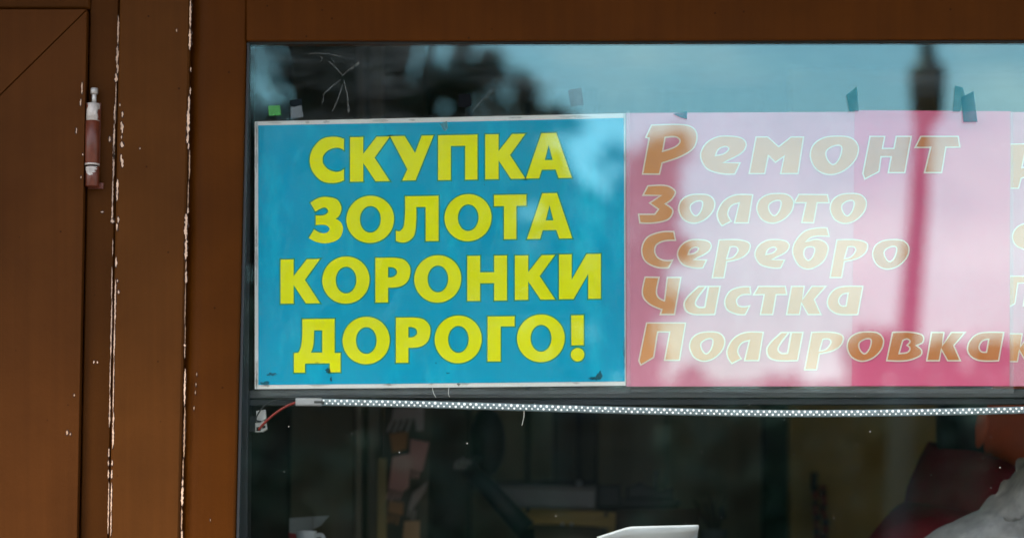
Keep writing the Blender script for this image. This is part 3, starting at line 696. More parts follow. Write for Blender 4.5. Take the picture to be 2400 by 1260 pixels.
for i in range(120):
    px, py = rnd.uniform(600, 2400), rnd.uniform(105, 1255)
    if 262 < py < 905 and rnd.random() < 0.6: continue
    r = rnd.choice([0.4, 0.5, 0.6, 0.7, 1.2]); n = 6
    c = [(px + r*rnd.uniform(.7, 1.3)*math.cos(2*math.pi*k/n), py + r*rnd.uniform(.7, 1.3)*math.sin(2*math.pi*k/n)) for k in range(n)]
    (sp if py > 905 else sd2).add([P(x, z, -0.0004) for x, z in c], [tuple(range(n))[::-1]])
M['dust'] = mat('dust_speck', (0.55, 0.53, 0.48), 0.9); M['fly'] = mat('dark_speck', (0.03, 0.03, 0.025), 0.9)
tag(sp.build('dust_specks', M['dust'], pane), kind='stuff'); tag(sd2.build('dirt_specks', M['fly'], pane), kind='stuff')

# ------------------------------------------------------------------ rail under the posters and LED strip light
rail = thing('display_rail', P(1800, 948, 0.02), 'dark grey channel rail under the posters', 'rail')
M['rail'] = mat('dark_alu', (0.055, 0.058, 0.055), 0.5, 0.3, 30, stretch=(0.4, 1, 8), metal=0.2)
MB().slab([(560,914),(3480,908),(3480,930),(560,933)], 0.0200, 0.030, 0.0006).build('upper_flange', M['rail'], rail)
MB().slab([(560,934),(3480,931),(3480,945),(560,950)], 0.0235, 0.030, 0.0006).build('lower_lip', M['black'], rail)
led = thing('led_strip', P(690, 945, 0.012), 'clear plastic light strip with rows of white beads below the posters', 'light strip')
LP = [(690,939),(760,939.5),(930,943),(1117,948.5),(1300,954),(1480,959),(1700,964),(1860,966),(2050,965),(2250,961.5),(2400,958),(2650,952),(3000,947)]
def cr(pts, t):
    for i in range(len(pts)-1):
        if t <= pts[i+1][0] or i == len(pts)-2:
            a, b = pts[i], pts[i+1]; u = (t-a[0])/(b[0]-a[0])
            p0 = pts[max(i-1,0)]; p3 = pts[min(i+2,len(pts)-1)]
            ma = (b[1]-p0[1])/(b[0]-p0[0])*(b[0]-a[0]); mb = (p3[1]-a[1])/(p3[0]-a[0])*(b[0]-a[0])
            return (2*u**3-3*u**2+1)*a[1] + (u**3-2*u**2+u)*ma + (-2*u**3+3*u**2)*b[1] + (u**3-u**2)*mb
YL = 0.0105
M['led_body'] = mat('led_tube_plastic', (0.20, 0.25, 0.265), 0.25, 0.3, 90, spec=0.5)
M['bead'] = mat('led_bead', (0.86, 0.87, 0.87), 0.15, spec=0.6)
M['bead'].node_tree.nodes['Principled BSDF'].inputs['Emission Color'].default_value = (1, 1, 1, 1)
M['bead'].node_tree.nodes['Principled BSDF'].inputs['Emission Strength'].default_value = 0.30  # faint glow put in so the bead highlights read bright white
M['clear'] = mat('frosted_sleeve', (0.36, 0.36, 0.36), 0.35, 0.15, 40)
def bar(x0, x1, step, top, bot, y0, y1):
    b = MB(); xs = [x0 + (x1-x0)*i/int((x1-x0)/step) for i in range(int((x1-x0)/step)+1)]
    vs, n = [], 8
    for x in xs:
        c = cr(LP, x)
        sec = [(top+1.5, y0), (top, y0+0.0008), (top, y1), (bot, y1), (bot, y0+0.0008), (bot-1.5, y0), (bot-5, y0-0.0006), (top+5, y0-0.0006)]
        vs += [P(x, c + dy, 0) + Vector((0, yy, 0)) for dy, yy in sec]
    fs = []
    for i in range(len(xs)-1):
        for k in range(n): fs.append((i*n+k, (i+1)*n+k, (i+1)*n+(k+1)%n, i*n+(k+1)%n))
    fs.append(tuple(range(n))); fs.append(tuple((len(xs)-1)*n+k for k in range(n))[::-1])
    return b.add(vs, fs)
bar(752, 2900, 20, -8, 8.5, YL, YL + 0.007).build('tube', M['led_body'], led, smooth=False)
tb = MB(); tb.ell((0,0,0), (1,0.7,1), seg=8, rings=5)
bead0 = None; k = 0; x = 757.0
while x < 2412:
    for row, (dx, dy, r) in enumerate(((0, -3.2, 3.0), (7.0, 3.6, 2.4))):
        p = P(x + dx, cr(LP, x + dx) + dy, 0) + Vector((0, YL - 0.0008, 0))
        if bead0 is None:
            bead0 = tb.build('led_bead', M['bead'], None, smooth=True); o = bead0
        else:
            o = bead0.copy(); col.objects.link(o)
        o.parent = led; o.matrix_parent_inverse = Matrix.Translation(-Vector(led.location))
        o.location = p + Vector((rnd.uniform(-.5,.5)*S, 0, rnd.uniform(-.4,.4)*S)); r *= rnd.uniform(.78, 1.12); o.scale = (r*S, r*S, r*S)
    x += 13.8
bar(691, 752, 8, -9, 9, YL - 0.0006, YL + 0.0075).build('end_sleeve', M['clear'], led)
bar(735, 758, 8, -5, 6, YL - 0.001, YL - 0.0002).build('end_tab', M['rail'], led)
M['red_wire'] = mat('red_insulation', (0.22, 0.014, 0.008), 0.35)
def wire(pts, r, m, name, parent, y=None):
    q = []
    for i in range(len(pts) - 1):
        p0 = Vector(pts[max(i-1,0)]); a = Vector(pts[i]); b = Vector(pts[i+1]); p3 = Vector(pts[min(i+2,len(pts)-1)])
        for k in range(8):
            t = k/8; q.append(0.5*((2*a)+(b-p0)*t+(2*p0-5*a+4*b-p3)*t*t+(3*a-p0-3*b+p3)*t**3))
    q.append(Vector(pts[-1]))
    return MB().tube(q, r, 8).build(name, m, parent, smooth=True)
wire([P(697,941,0.013), P(672,951,0.012), P(645,968,0.011), P(625,985,0.011), P(611,1000,0.013), P(607,1006,0.016)], 3.0*S, M['red_wire'], 'red_wire', led)
wire([P(697,936,0.015), P(650,936,0.016), P(620,950,0.014), P(603,972,0.012), P(601,984,0.012), P(611,987,0.016)], 1.8*S, M['black'], 'black_wire', led)
M['termn'] = mat('terminal_plastic', (0.42, 0.42, 0.39), 0.6, 0.2, 60)
term = thing('terminal_block', P(610, 1012, 0.02), 'small white terminal block where the red wire ends', 'connector')
MB().slab([(600,962),(622,959),(624,980),(615,986),(600,988)], 0.0165, 0.024, 0.0006).build('clip', M['termn'], term)
MB().slab([(598,990),(623,985),(626,1004),(616,1011),(598,1012)], 0.0155, 0.024, 0.0006).build('housing', M['termn'], term)
MB().slab([(601,1000),(611,999),(611,1008),(601,1009)], 0.0150, 0.0158).build('socket', M['crack'], term)
MB().slab([(615,997),(622,996),(622,1002),(615,1003)], 0.0150, 0.0158).build('socket', M['crack'], term)
MB().slab([(580,975),(604,975),(604,1010),(580,1010)], 0.0245, 0.05).build('mount', M['black'], term)
# fine hanging threads
for i, (pts, lab) in enumerate((([(1013,906),(1016,920),(1022,931)], 'thin pale thread hanging left of its neighbour under the rail'), ([(1052,906),(1051,922),(1054,930)], 'thin pale thread hanging with a straight drop under the rail'),
                ([(1228,962),(1228,975),(1226,985),(1223,996)], 'pale thread dangling below the light strip'))):
    o = wire([P(a, b, 0.0085) for a, b in pts], 0.9*S, M['dust'], 'thread', None); tag(o, lab, 'thread')

# ------------------------------------------------------------------ inside the kiosk
YI = 1.05
# rear shelf and its things
M['oak'] = mat('yellow_wood', (0.50, 0.34, 0.09), 0.55, 0.25, 8, stretch=(0.6, 1, 8))
M['tan'] = mat('tan_panel', (0.42, 0.32, 0.21), 0.7, 0.15, 8)
M['grey_box'] = mat('grey_card', (0.22, 0.23, 0.235), 0.7, 0.2, 10)
M['cab'] = mat('cabinet_panel', (0.25, 0.215, 0.13), 0.6, 0.35, 3.0, stretch=(5, 5, 0.5))
zs = P(0, 1285, YI).z
bench = thing('workbench', (0.1, 1.1, 0.15), 'dark wooden bench standing under the boxes and wooden bar', 'bench')
MB().box((P(1040,0,1.0).x, 0.86, zs - 0.03), (P(1860,0,1.0).x, 1.36, zs)).build('top', M['wood_dark'], bench, bevel=0.003)
for a in (P(1060,0,1.0).x, P(1840,0,1.0).x - 0.04):
    for b_ in (0.88, 1.30):
        MB().box((a, b_, 0.15), (a + 0.04, b_ + 0.04, zs - 0.03)).build('leg', M['wood_dark'], bench)
rack = thing('wooden_rack', P(1330, 1285, YI), 'yellowish curved wooden bar with two dark pegs', 'rack')
def arch(px0, px1, py_t, py_b, sag, y0, y1, n=14):
    b = MB(); vs = []
    for i in range(n + 1):
        u = i/n; x = px0 + (px1-px0)*u; s_ = sag*(u**2)
        for py in (py_t, py_b):
            for y in (y0, y1): vs.append(P(x, py + s_, y0) + Vector((0, y - y0, 0)))
    fs = []
    for i in range(n):
        a = i*4; c = a+4
        fs += [(a, c, c+2, a+2)[::-1] if False else (a, a+2, c+2, c)[::-1], (a+1, c+1, c+3, a+3), (a, c, c+1, a+1), (a+2, a+3, c+3, c+2)]
    fs += [(0, 1, 3, 2), (n*4, n*4+2, n*4+3, n*4+1)]
    return b.add(vs, fs)
arch(1216, 1442, 1190, 1226, 10, YI - 0.08, YI - 0.05).build('bar', M['oak'], rack)
for px, py in ((1237, 1195), (1420, 1205)):
    c = P(px, py, YI - 0.085)
    MB().tube([c + Vector((0, 0.02, 0)), c + Vector((0, -0.012, 0))], [0.003, 0.0032], 10).build('peg', M['black'], rack)
for px in (1216, 1424):
    MB().slab([(px, 1236), (px + 16, 1236), (px + 16, 1290), (px, 1290)], YI - 0.078, YI - 0.05).build('foot', M['oak'], rack)
# rounded tan panel under the bar
pts = [(1240, 1229)] + [(1325 + 88*math.cos(math.pi - math.pi*i/16), 1236 + 62*math.sin(math.pi*i/16)) for i in range(17)] + [(1412, 1238)]
tan = MB().slab(pts, YI - 0.045, YI - 0.03, 0.001).build('panel', M['tan'], None)
tan.name = 'rounded_panel'; tag(tan, 'tan half-round panel hanging under the wooden bar', 'panel')
for px in (1318, 1340):
    c = P(px, 1227.5, YI - 0.085)
    MB().ell(c, (0.0022,)*3, seg=10, rings=6).build('stud', M['white'], rack, smooth=True)
gb = thing('storage_box', P(1280, 1190, YI), 'long dark grey box lying on the wooden bar', 'box')
MB().slab([(1168,1134),(1396,1143),(1396,1189),(1168,1187)], YI - 0.10, YI + 0.12, 0.002).build('carton', M['grey_box'], gb)
MB().slab([(1166,1130),(1398,1139),(1398,1149),(1166,1140)], YI - 0.104, YI - 0.1005, 0.001).build('lid', mat('box_lid', (0.12,0.125,0.12),0.7,0.2,12), gb)
MB().slab([(1396.5,1193),(1640,1189),(1640,1232),(1442.5,1240),(1442.5,1197)], YI - 0.06, YI + 0.06, 0.002).build('wooden_block', mat('russet_block', (0.075,0.045,0.03),0.7,0.4,9), None).name = 'drawer_block'
tag(bpy.data.objects['drawer_block'], 'dark russet drawer block beside the wooden bar', 'drawer')
vise = thing('bench_vice', P(1500, 1190, YI), 'black clamp tool standing on the russet block', 'tool')
MB().slab([(1400,1134),(1455,1134),(1458,1188),(1400,1190)], YI - 0.05, YI + 0.04, 0.003).build('jaw', M['black'], vise)
MB().slab([(1458,1168),(1560,1166),(1596,1172),(1590,1187),(1458,1189)], YI - 0.05, YI + 0.03, 0.003).build('base', M['black'], vise)
MB().slab([(1470,1138),(1500,1128),(1548,1146),(1580,1140),(1580,1166),(1470,1167)], YI - 0.04, YI + 0.02, 0.003).build('body', M['black'], vise)
MB().tube([P(1538,1148,YI), P(1537,1102,YI)], 0.0035, 10).build('handle', M['black'], vise)
MB().tube([P(1500,1146,YI-0.02), P(1500,1146,YI+0.02)], 16*S*1.3, 14).build('wheel', M['grey_box'], vise)
knob = MB().ell(P(1357, 1130, YI - 0.02), (0.0042,)*3, seg=12, rings=8).build('bottle_cap', M['white'], None, smooth=True)
tag(knob, 'small white bottle cap on top of the long grey box', 'cap')
# tools in a pot
pot = thing('tool_pot', P(1672, 1285, YI), 'dark pot holding thin tools with splayed tips', 'pot')
MB().tube([P(1672,1284,YI), P(1672,1240,YI)], [0.020, 0.022], 16).build('pot', M['grey_box'], pot)
for (a, b_, c_, d_) in ((1664,1240,1625,1168),(1668,1240,1652,1182),(1674,1240,1664,1160),(1678,1240,1672,1178),(1684,1240,1702,1160),(1680,1240,1690,1190)):
    MB().tube([P(a,b_,YI), P((a+c_)/2,(b_+d_)/2,YI), P(c_,d_,YI-0.01)], [0.0022,0.0026,0.0016], 8).build('tool', M['wood_dark'], pot)
MB().slab([(1686,1190),(1700,1186),(1702,1214),(1688,1216)], YI - 0.01, YI + 0.004, 0.001).build('tool_grip', M['black'], pot)
# lamp with slanting dark arm
M['navy'] = mat('dark_blue_enamel', (0.008, 0.016, 0.022), 0.4)
lamp = thing('desk_lamp', P(1225, 1300, YI - 0.2), 'dark blue desk lamp with slanting arm and silver joint', 'lamp')
q0, q1 = P(1232, 1240, YI - 0.2), P(1098, 1092, YI - 0.2)
MB().tube([q0, q1], [0.016, 0.0125], 14).build('arm', M['navy'], lamp, smooth=True)
MB().tube([P(1232,1238,YI-0.2), (P(1232,1240,YI-0.2).x, YI - 0.2, 1.05)], 0.013, 14).build('post', M['navy'], lamp, smooth=True)
MB().tube([(P(1232,0,YI-0.2).x, YI-0.2, 0.15), (P(1232,0,YI-0.2).x, YI-0.2, 0.17), (P(1232,0,YI-0.2).x, YI-0.2, 0.175), (P(1232,0,YI-0.2).x, YI-0.2, 1.05)], [0.14,0.14,0.018,0.013], 20).build('floor_stand', M['navy'], lamp)
c = P(1082, 1086, YI - 0.205)
for k in range(5):
    MB().tube([c + Vector((-0.010 + 0.005*k, -0.006, -0.008)), c + Vector((-0.008 + 0.005*k, -0.006, 0.010 - 0.003*abs(k-2)))], 0.0011, 6).build('spring_coil', M['steel'], lamp)
MB().ell(P(1143, 1035, YI - 0.1), (0.027, 0.03, 0.052), seg=18, rings=12).build('head', M['black'], lamp, smooth=True)
MB().tube([q1, P(1120, 1075, YI - 0.12)], 0.006, 8).build('neck', M['navy'], lamp)
# tall cabinet with upright doors behind the bench
cab = thing('cabinet', (P(1230,0,1.5).x, 1.55, 0.15), 'tall dark cabinet with upright plank doors behind the bench', 'cabinet')
MB().box((P(1000,0,1.5).x, 1.50, 0.15), (P(1790,0,1.5).x, 1.95, 2.38)).build('carcass', M['black'], cab)
for a, b_, mm in ((1006,1098,'wood_dark'),(1104,1232,'cab'),(1241,1296,'cab'),(1300,1351,'wood_dark'),(1364,1398,'wood_dark'),(1402,1560,'cab'),(1564,1786,'cab')):
    MB().slab([(a, 60), (b_, 60), (b_, 2600), (a, 2600)], 1.478, 1.499, 0.002).build('plank', M[mm], cab)
MB().slab([(1105,1128),(1400,1122),(1400,1136),(1105,1142)], 1.462, 1.4775, 0.001).build('shelf_edge', M['black'], cab)
# left partition: flat panel, dark gap, upright frame
part = thing('partition', (P(760,0,0.9).x, 0.92, 0.15), 'dark flat partition panel with an upright door frame inside', 'partition')
def up(a, b_, y0, y1, m, name): return MB().slab([(a, 80), (b_, 80), (b_ - 14, 2600), (a - 14, 2600)], y0, y1, 0.0015).build(name, M[m], part)
M['panel_dk'] = mat('dark_panel', (0.10, 0.088, 0.055), 0.7, 0.3, 3.0, stretch=(4, 4, 0.7))
M['frame_in'] = mat('inner_frame', (0.24, 0.21, 0.15), 0.6, 0.25, 5.0, stretch=(8, 8, 0.5))
M['maroon_dk'] = mat('dark_maroon_curtain', (0.030, 0.016, 0.012), 0.9, 0.3, 10)
up(570, 684, 0.93, 0.95, 'maroon_dk', 'dark_panel'); up(686, 836, 0.92, 0.94, 'panel_dk', 'flat_panel')
up(838, 854, 0.915, 0.945, 'frame_in', 'frame_edge'); up(868, 898, 0.91, 0.94, 'frame_in', 'frame_upright')
up(899.5, 1000, 0.96, 0.98, 'wood_dark', 'side_panel')
MB().slab([(886,1075),(906,1072),(905,1500),(880,1500)], 0.88, 0.90, 0.001).build('batten', M['board'], part)
MB().slab([(897,952),(902,952),(902,1030),(897,1030)], 0.885, 0.90, 0.0005).build('batten', M['oak'], part)
# notes pinned up on a board, with cut fringes
M['note_pink'] = mat('pink_note', (0.58, 0.31, 0.27), 0.8, 0.15, 12)
M['note_tan'] = mat('tan_note', (0.50, 0.31, 0.16), 0.8, 0.15, 12)
M['note_brown'] = mat('brown_note', (0.40, 0.19, 0.07), 0.8, 0.2, 12)
M['note_grey'] = mat('grey_note', (0.38, 0.32, 0.29), 0.8, 0.2, 12)
def note(poly, y, m, label, tabs=None):
    o = MB().slab(poly, y, y + 0.0008).build('paper_note', M[m]); tag(o, label, 'note', 'notes pinned in a column inside the kiosk')
    if tabs:
        (xa, ya), (xb, yb), ln, lean, nn = tabs
        for i in range(nn):
            u0, u1 = i/nn + 0.03, (i+0.62)/nn
            a = (xa+(xb-xa)*u0, ya+(yb-ya)*u0); b_ = (xa+(xb-xa)*u1, ya+(yb-ya)*u1)
            l2 = ln*(0.75+0.4*rnd.random())
            MB().slab([a, b_, (b_[0]+lean, b_[1]+l2), (a[0]+lean, a[1]+l2)], y, y + 0.0006).build('tear_tab', M[m], o)
note([(922,955),(994,955),(992,1008),(976,1010),(972,980),(918,985)], 0.872, 'note_grey', 'greyish torn note at the top of the pinned column', ((915,985),(972,981),30,-12,4))
note([(913,1016),(957,1010),(952,1052),(920,1060)], 0.868, 'note_brown', 'brown folded note between pink notes inside')
note([(962,1028),(1006,1036),(990,1104),(958,1098)], 0.866, 'note_pink', 'pink note with slanted edges beside the brown one', ((958,1100),(988,1104),16,-4,3))
note([(920,1070),(960,1062),(958,1140),(946,1150),(910,1144)], 0.862, 'note_pink', 'paler pink note with a torn fringe below', ((911,1146),(948,1150),24,-8,4))
note([(968,1152),(1002,1128),(996,1150),(978,1176),(964,1196),(956,1190)], 0.866, 'note_grey', 'twisted grey strip of paper among pinned notes', ((957,1190),(978,1196),26,-3,3))
note([(912,1172),(946,1176),(944,1206),(908,1200)], 0.870, 'note_brown', 'small dark brown note low in the pinned column', ((910,1204),(940,1208),22,-4,3))
note([(948,1220),(984,1219),(982,1300),(940,1300)], 0.860, 'note_tan', 'upright tan card at the foot of the pinned notes')
MB().slab([(900,940),(1012,940),(1000,1310),(888,1310)], 0.8815, 0.8840).build('pin_board', M['wood_dark'], part)
# display shelf just below the picture with cup, folded paper, white tray
M['shelf'] = mat('shelf_board', (0.10, 0.07, 0.04), 0.5, 0.3, 6)
zt = P(0, 1300, 0.3).z
shf = thing('display_shelf', (0.4, 0.25, zt), 'dark shelf board running behind the window glass', 'shelf')
MB().box((P(470,0,0.3).x, 0.06, zt - 0.02), (P(RIGHT,0,0.3).x, 0.42, zt)).build('board', M['shelf'], shf, bevel=0.002)
for xx in (P(620,0,0.3).x, P(1700,0,0.3).x, P(3300,0,0.3).x):
    MB().box((xx, 0.08, 0.15), (xx + 0.03, 0.40, zt - 0.02)).build('bracket', M['shelf'], shf)
cup = thing('cup', P(718, 1300, 0.30), 'white cup with a rounded rim at the foot of the folded paper', 'cup')
cx = P(718, 1300, 0.30); rr = 24*S*1.1
h = P(718, 1243, 0.30).z - zt
def lathe(c, prof, n=28):
    vs = [(c.x + r*math.cos(2*math.pi*k/n), c.y + r*math.sin(2*math.pi*k/n), c.z + z) for r, z in prof for k in range(n)]
    fs = [(i*n+k, i*n+(k+1)%n, (i+1)*n+(k+1)%n, (i+1)*n+k) for i in range(len(prof)-1) for k in range(n)]
    return MB().add(vs, fs)
cz = Vector((cx.x, cx.y, zt))
lathe(cz, [(0.001,0),(rr*0.72,0),(rr*0.78,h*0.12),(rr*0.98,h*0.75),(rr*1.03,h*0.97),(rr*0.99,h),(rr*0.92,h*0.96),(rr*0.86,h*0.72),(rr*0.66,h*0.14),(0.001,h*0.12)]).build('body', M['white'], cup, smooth=True)
th = [cz + Vector((rr*0.95, 0, h*0.8)), cz + Vector((rr*1.5, 0, h*0.82)), cz + Vector((rr*1.75, 0, h*0.55)), cz + Vector((rr*1.45, 0, h*0.28)), cz + Vector((rr*0.85, 0, h*0.24))]
wire(th, 0.0028, M['white'], 'handle', cup)
M['paper_in'] = mat('grey_white_paper', (0.40, 0.42, 0.42), 0.7, 0.12, 20)
fp = MB(); ya = 0.40
fp.slab([(678,1213),(732,1209),(732,1300),(678,1300)], ya, ya + 0.002); fp.slab([(733,1209),(772,1207),(752,1230),(733,1240)], ya - 0.004, ya - 0.002)
tag(fp.build('folded_paper', M['paper_in']), 'pale grey folded paper standing behind the white cup', 'paper')
MB().slab([(676,1246),(694,1250),(694,1300),(674,1300)], 0.335, 0.35, 0.002).build('red_packet', mat('red_card', (0.33,0.01,0.02),0.5), None)
tag(bpy.data.objects['red_packet'], 'small red packet beside the white cup', 'packet')
M['glossy_white'] = mat('white_enamel', (0.80, 0.84, 0.86), 0.2, 0.05, 10)
tr = MB(); n = 18; vs = []
for i in range(n + 1):
    u = i/n; px = 1400 + 238*u
    top = 1262 - 22*min(1, u*3.2) - 6*u; bot = 1300 - 34*max(0, (u-.45)/.55)**2.2
    for j in range(5):
        v = j/4; py = top + (bot-top)*v
        vs.append(P(px, py, 0.065) + Vector((0, 0.03*math.sin(v*math.pi*.5) - 0.012*math.sin(u*math.pi), 0)))
fs = [(i*5+j, (i+1)*5+j, (i+1)*5+j+1, i*5+j+1) for i in range(n) for j in range(4)]
o = tr.add(vs, fs).build('white_tray', M['glossy_white'], None, smooth=True)
m = o.modifiers.new('th', 'SOLIDIFY'); m.thickness = 0.003; m.offset = 1
tag(o, 'glossy white curved tray leaning below the russet block', 'tray')
# ochre panel wall at the right and bead strand
MB().slab([(1850,60),(2196,60),(2196,3200),(1850,3200)], 1.30, 1.34, 0.003).build('wall_panel', M['ochre'], kiosk)
MB().slab([(2198,60),(2900,60),(2900,3200),(2198,3200)], 1.33, 1.36, 0.003).build('wall_panel', M['wall_in'], kiosk)
strand = thing('bead_strand', P(1918, 1120, 1.27), 'strand of dark red and black beads hanging on the ochre panel', 'beads')
M['red_bead'] = mat('red_bead', (0.20, 0.014, 0.010), 0.3); M['blue_bead'] = mat('blue_bead', (0.012, 0.03, 0.055), 0.3)
MB().tube([P(1908,1105,1.285), P(1908,1145,1.285)], 0.006, 10).build('hook', M['black'], strand)
for i in range(13):
    for j in range(2):
        dx = (-9 if j == 0 else 9) + rnd.uniform(-2, 2) + (3 if i > 5 else 0)
        mm = M['red_bead'] if (i*2+j) % 3 else (M['blue_bead'] if i > 5 else M['black'])
        MB().ell(P(1921 + dx, 1142 + i*11.5 + rnd.uniform(-2,2), 1.27), (0.0062, 0.006, 0.0052), seg=10, rings=6).build('bead', mm, strand, smooth=True)

# ------------------------------------------------------------------ the person inside, cut by the picture's right edge
YPN = 0.62
kp = (D + YPN)/D
hp = P(2378, 1000, YPN)                      # middle of the head
M['skin'] = mat('skin', (0.68, 0.12, 0.03), 0.5, 0.25, 14, 0.2, 150)
M['hair'] = mat('dark_hair', (0.014, 0.020, 0.021), 0.5, 0.4, 30, 0.6, 200, stretch=(8, 8, 1))
M['jacket'] = mat('maroon_fleece', (0.24, 0.014, 0.028), 0.95, 0.35, 12, 0.5, 90, spec=0.05)
M['trousers'] = mat('dark_trousers', (0.02, 0.02, 0.025), 0.9)
person = thing('person', (hp.x + 0.02, YPN, 0.15), 'person in maroon jacket with dark hair, head turned aside, behind the glass', 'person')
YAW = R(-62)                                 # faces right and a little to the street
rz = Matrix.Rotation(math.pi - YAW * -1, 3, 'Z')
fw = Vector((math.sin(R(42)), -math.cos(R(42)), 0)); lf = Vector((-fw.y, fw.x, 0)); upv = Vector((0, 0, 1))
ft = Vector((math.sin(R(80)), -math.cos(R(80)), 0)); lt = Vector((-ft.y, ft.x, 0))
def BT(f, l, z): return Vector((hp.x, hp.y, 0)) + ft*f + lt*l + upv*z
def B(f, l, z): return Vector((hp.x, hp.y, 0)) + fw*f + lf*l + upv*z
def skin_body(name, verts, edges, radii, m, parent, sub=2):
    me = bpy.data.meshes.new(name); me.from_pydata([tuple(v) for v in verts], edges, []); me.update()
    o = bpy.data.objects.new(name, me); col.objects.link(o); me.materials.append(m)
    bm = bmesh.new(); bm.from_mesh(me); ly = bm.verts.layers.skin.verify(); bm.verts.ensure_lookup_table()
    for i, r in enumerate(radii):
        bm.verts[i][ly].radius = r if isinstance(r, tuple) else (r, r)
    bm.verts[0][ly].use_root = True
    bm.to_mesh(me); bm.free()
    sk = o.modifiers.new('skin', 'SKIN'); sk.use_smooth_shade = True
    ss = o.modifiers.new('sub', 'SUBSURF'); ss.levels = sub; ss.render_levels = sub
    dg = bpy.context.evaluated_depsgraph_get()
    nm = bpy.data.meshes.new_from_object(o.evaluated_get(dg))
    bpy.data.objects.remove(o, do_unlink=True)
    return nm
H = hp.z
# skeleton: pelvis root, spine leaning forward, arms bent with hands in front, legs
V = [BT(-.20,0,H-.70), BT(-.19,0,H-.52), BT(-.15,0,H-.34), BT(-.10,0,H-.20), BT(-.06,0,H-.11), B(-.02,0,H-.03),
     BT(-.10,.17,H-.20), BT(-.06,.25,H-.46), BT(.14,.20,H-.54), BT(.22,.17,H-.52),
     BT(-.10,-.17,H-.20), BT(-.06,-.25,H-.46), BT(.14,-.20,H-.54), BT(.22,-.17,H-.52),
     BT(-.20,.09,H-.80), BT(-.16,.10,H-1.16), BT(-.20,.10,0.24), BT(-.04,.11,0.19),
     BT(-.20,-.09,H-.80), BT(-.16,-.10,H-1.16), BT(-.20,-.10,0.24), BT(-.04,-.11,0.19)]
Eg = [(0,1),(1,2),(2,3),(3,4),(4,5),(3,6),(6,7),(7,8),(8,9),(3,10),(10,11),(11,12),(12,13),(0,14),(14,15),(15,16),(16,17),(0,18),(18,19),(19,20),(20,21)]
RD = [.12,.125,.13,.10,.055,.06,.065,.048,.034,.028,.065,.048,.034,.028,.085,.058,.042,.035,.085,.058,.042,.035]
bme = skin_body('body', V, Eg, RD, M['skin'], person)
bm = bmesh.new(); bm.from_mesh(bme)
# head: a sphere shaped by bumps (f forward, l left, z up)
def bump(d, c, s): return math.exp(-((d - Vector(c).normalized()).length_squared) / (2*s*s))
def head_r(d):
    r = 1.0
    r += 0.24*bump(d, (1,0,-.12), .09) + 0.10*bump(d, (1,0,.08), .09)           # nose
    r -= 0.085*bump(d, (.92,.33,.10), .12) + 0.085*bump(d, (.92,-.33,.10), .12)  # eye sockets
    r += 0.035*bump(d, (.95,.3,.32), .13) + 0.035*bump(d, (.95,-.3,.32), .13)    # brows
    r += 0.05*bump(d, (.9,0,-.47), .10) - 0.04*bump(d, (.95,0,-.385), .05)       # lips
    r += 0.08*bump(d, (.75,0,-.85), .20)                                         # chin
    r -= 0.09*bump(d, (.2,.9,-.6), .3) + 0.09*bump(d, (.2,-.9,-.6), .3)          # jaw taper
    r += 0.05*bump(d, (-.9,0,.2), .5)
    return r
tilt = Matrix.Rotation(R(14), 3, lf)
base = Matrix((fw, lf, upv)).transposed()
rot = tilt @ base
mbh = MB(); mbh.ell((0,0,0), (.098,.074,.122), rot=rot, seg=48, rings=40, fn=head_r)
for s_ in (1, -1):                            # ears and eyes
    mbh.ell(rot @ Vector((-.005, .074*s_, -.005)), (.018,.008,.031), rot=rot, seg=14, rings=10)
n0 = len(bm.verts)
vs = [bm.verts.new(Vector(v) + Vector((hp.x, hp.y, H))) for v in mbh.v]
for f in mbh.f:
    try: bm.faces.new([vs[i] for i in f])
    except ValueError: pass
# hands: palm and five bent fingers each
def hand(c, side):
    b = MB(); b.ell(c, (.042,.038,.014), rot=base, seg=14, rings=8)
    for i, (ln, l0) in enumerate(((.070,.028),(.078,.010),(.073,-.008),(.058,-.025))):
        a = c + fw*.032 + lf*l0*side; k1 = a + fw*ln*.45 - upv*.006; k2 = k1 + fw*ln*.25 - upv*.016; k3 = k2 + fw*ln*.14 - upv*.018
        b.tube([a, k1, k2, k3], [.0092,.0088,.0080,.0062], 8)
    a = c + lf*.030*side - fw*.008; k1 = a + fw*.03 + lf*.022*side - upv*.006; k2 = k1 + fw*.028 + lf*.002*side - upv*.010
    b.tube([a, k1, k2], [.0115,.0100,.0075], 8)
    return b
for side, i in ((1, 9), (-1, 13)):
    hb = hand(V[i] + fw*.045, -side)
    vs = [bm.verts.new(v) for v in hb.v]
    for f in hb.f:
        try: bm.faces.new([vs[j] for j in f])
        except ValueError: pass
bm.to_mesh(bme); bm.free()
for p in bme.polygons: p.use_smooth = True
if not bme.materials: bme.materials.append(M['skin'])
link('body', bme, M['skin'], person)
eye = MB()
for s_ in (1, -1): eye.ell(rot @ Vector((.083, .030*s_, .012)) + Vector((hp.x, hp.y, H)), (.011,)*3, seg=12, rings=8)
eye.build('eyes', M['black'], person, smooth=True)
brow = MB()
for s_ in (1, -1): brow.tube([rot @ Vector((.094, .014*s_, .030)) + Vector((hp.x,hp.y,H)), rot @ Vector((.090, .032*s_, .036)) + Vector((hp.x,hp.y,H)), rot @ Vector((.078, .050*s_, .030)) + Vector((hp.x,hp.y,H))], [.003,.0042,.002], 8)
brow.build('eyebrows', M['hair'], person, smooth=True)
def hair_r(d):
    f = 1.10 + 0.05*math.sin(9*d.x + 5*d.z) * math.sin(11*d.y + 2) + 0.02*math.sin(40*d.y + 6*d.z)
    if d.x > -0.08: f -= 0.30 * min(1, (d.x + 0.08) / 0.22) * (1.0 if d.z < 0.62 else 0.25)
    if d.z < -0.45: f -= 0.25 * min(1, (-0.45 - d.z) / 0.3)
    return f
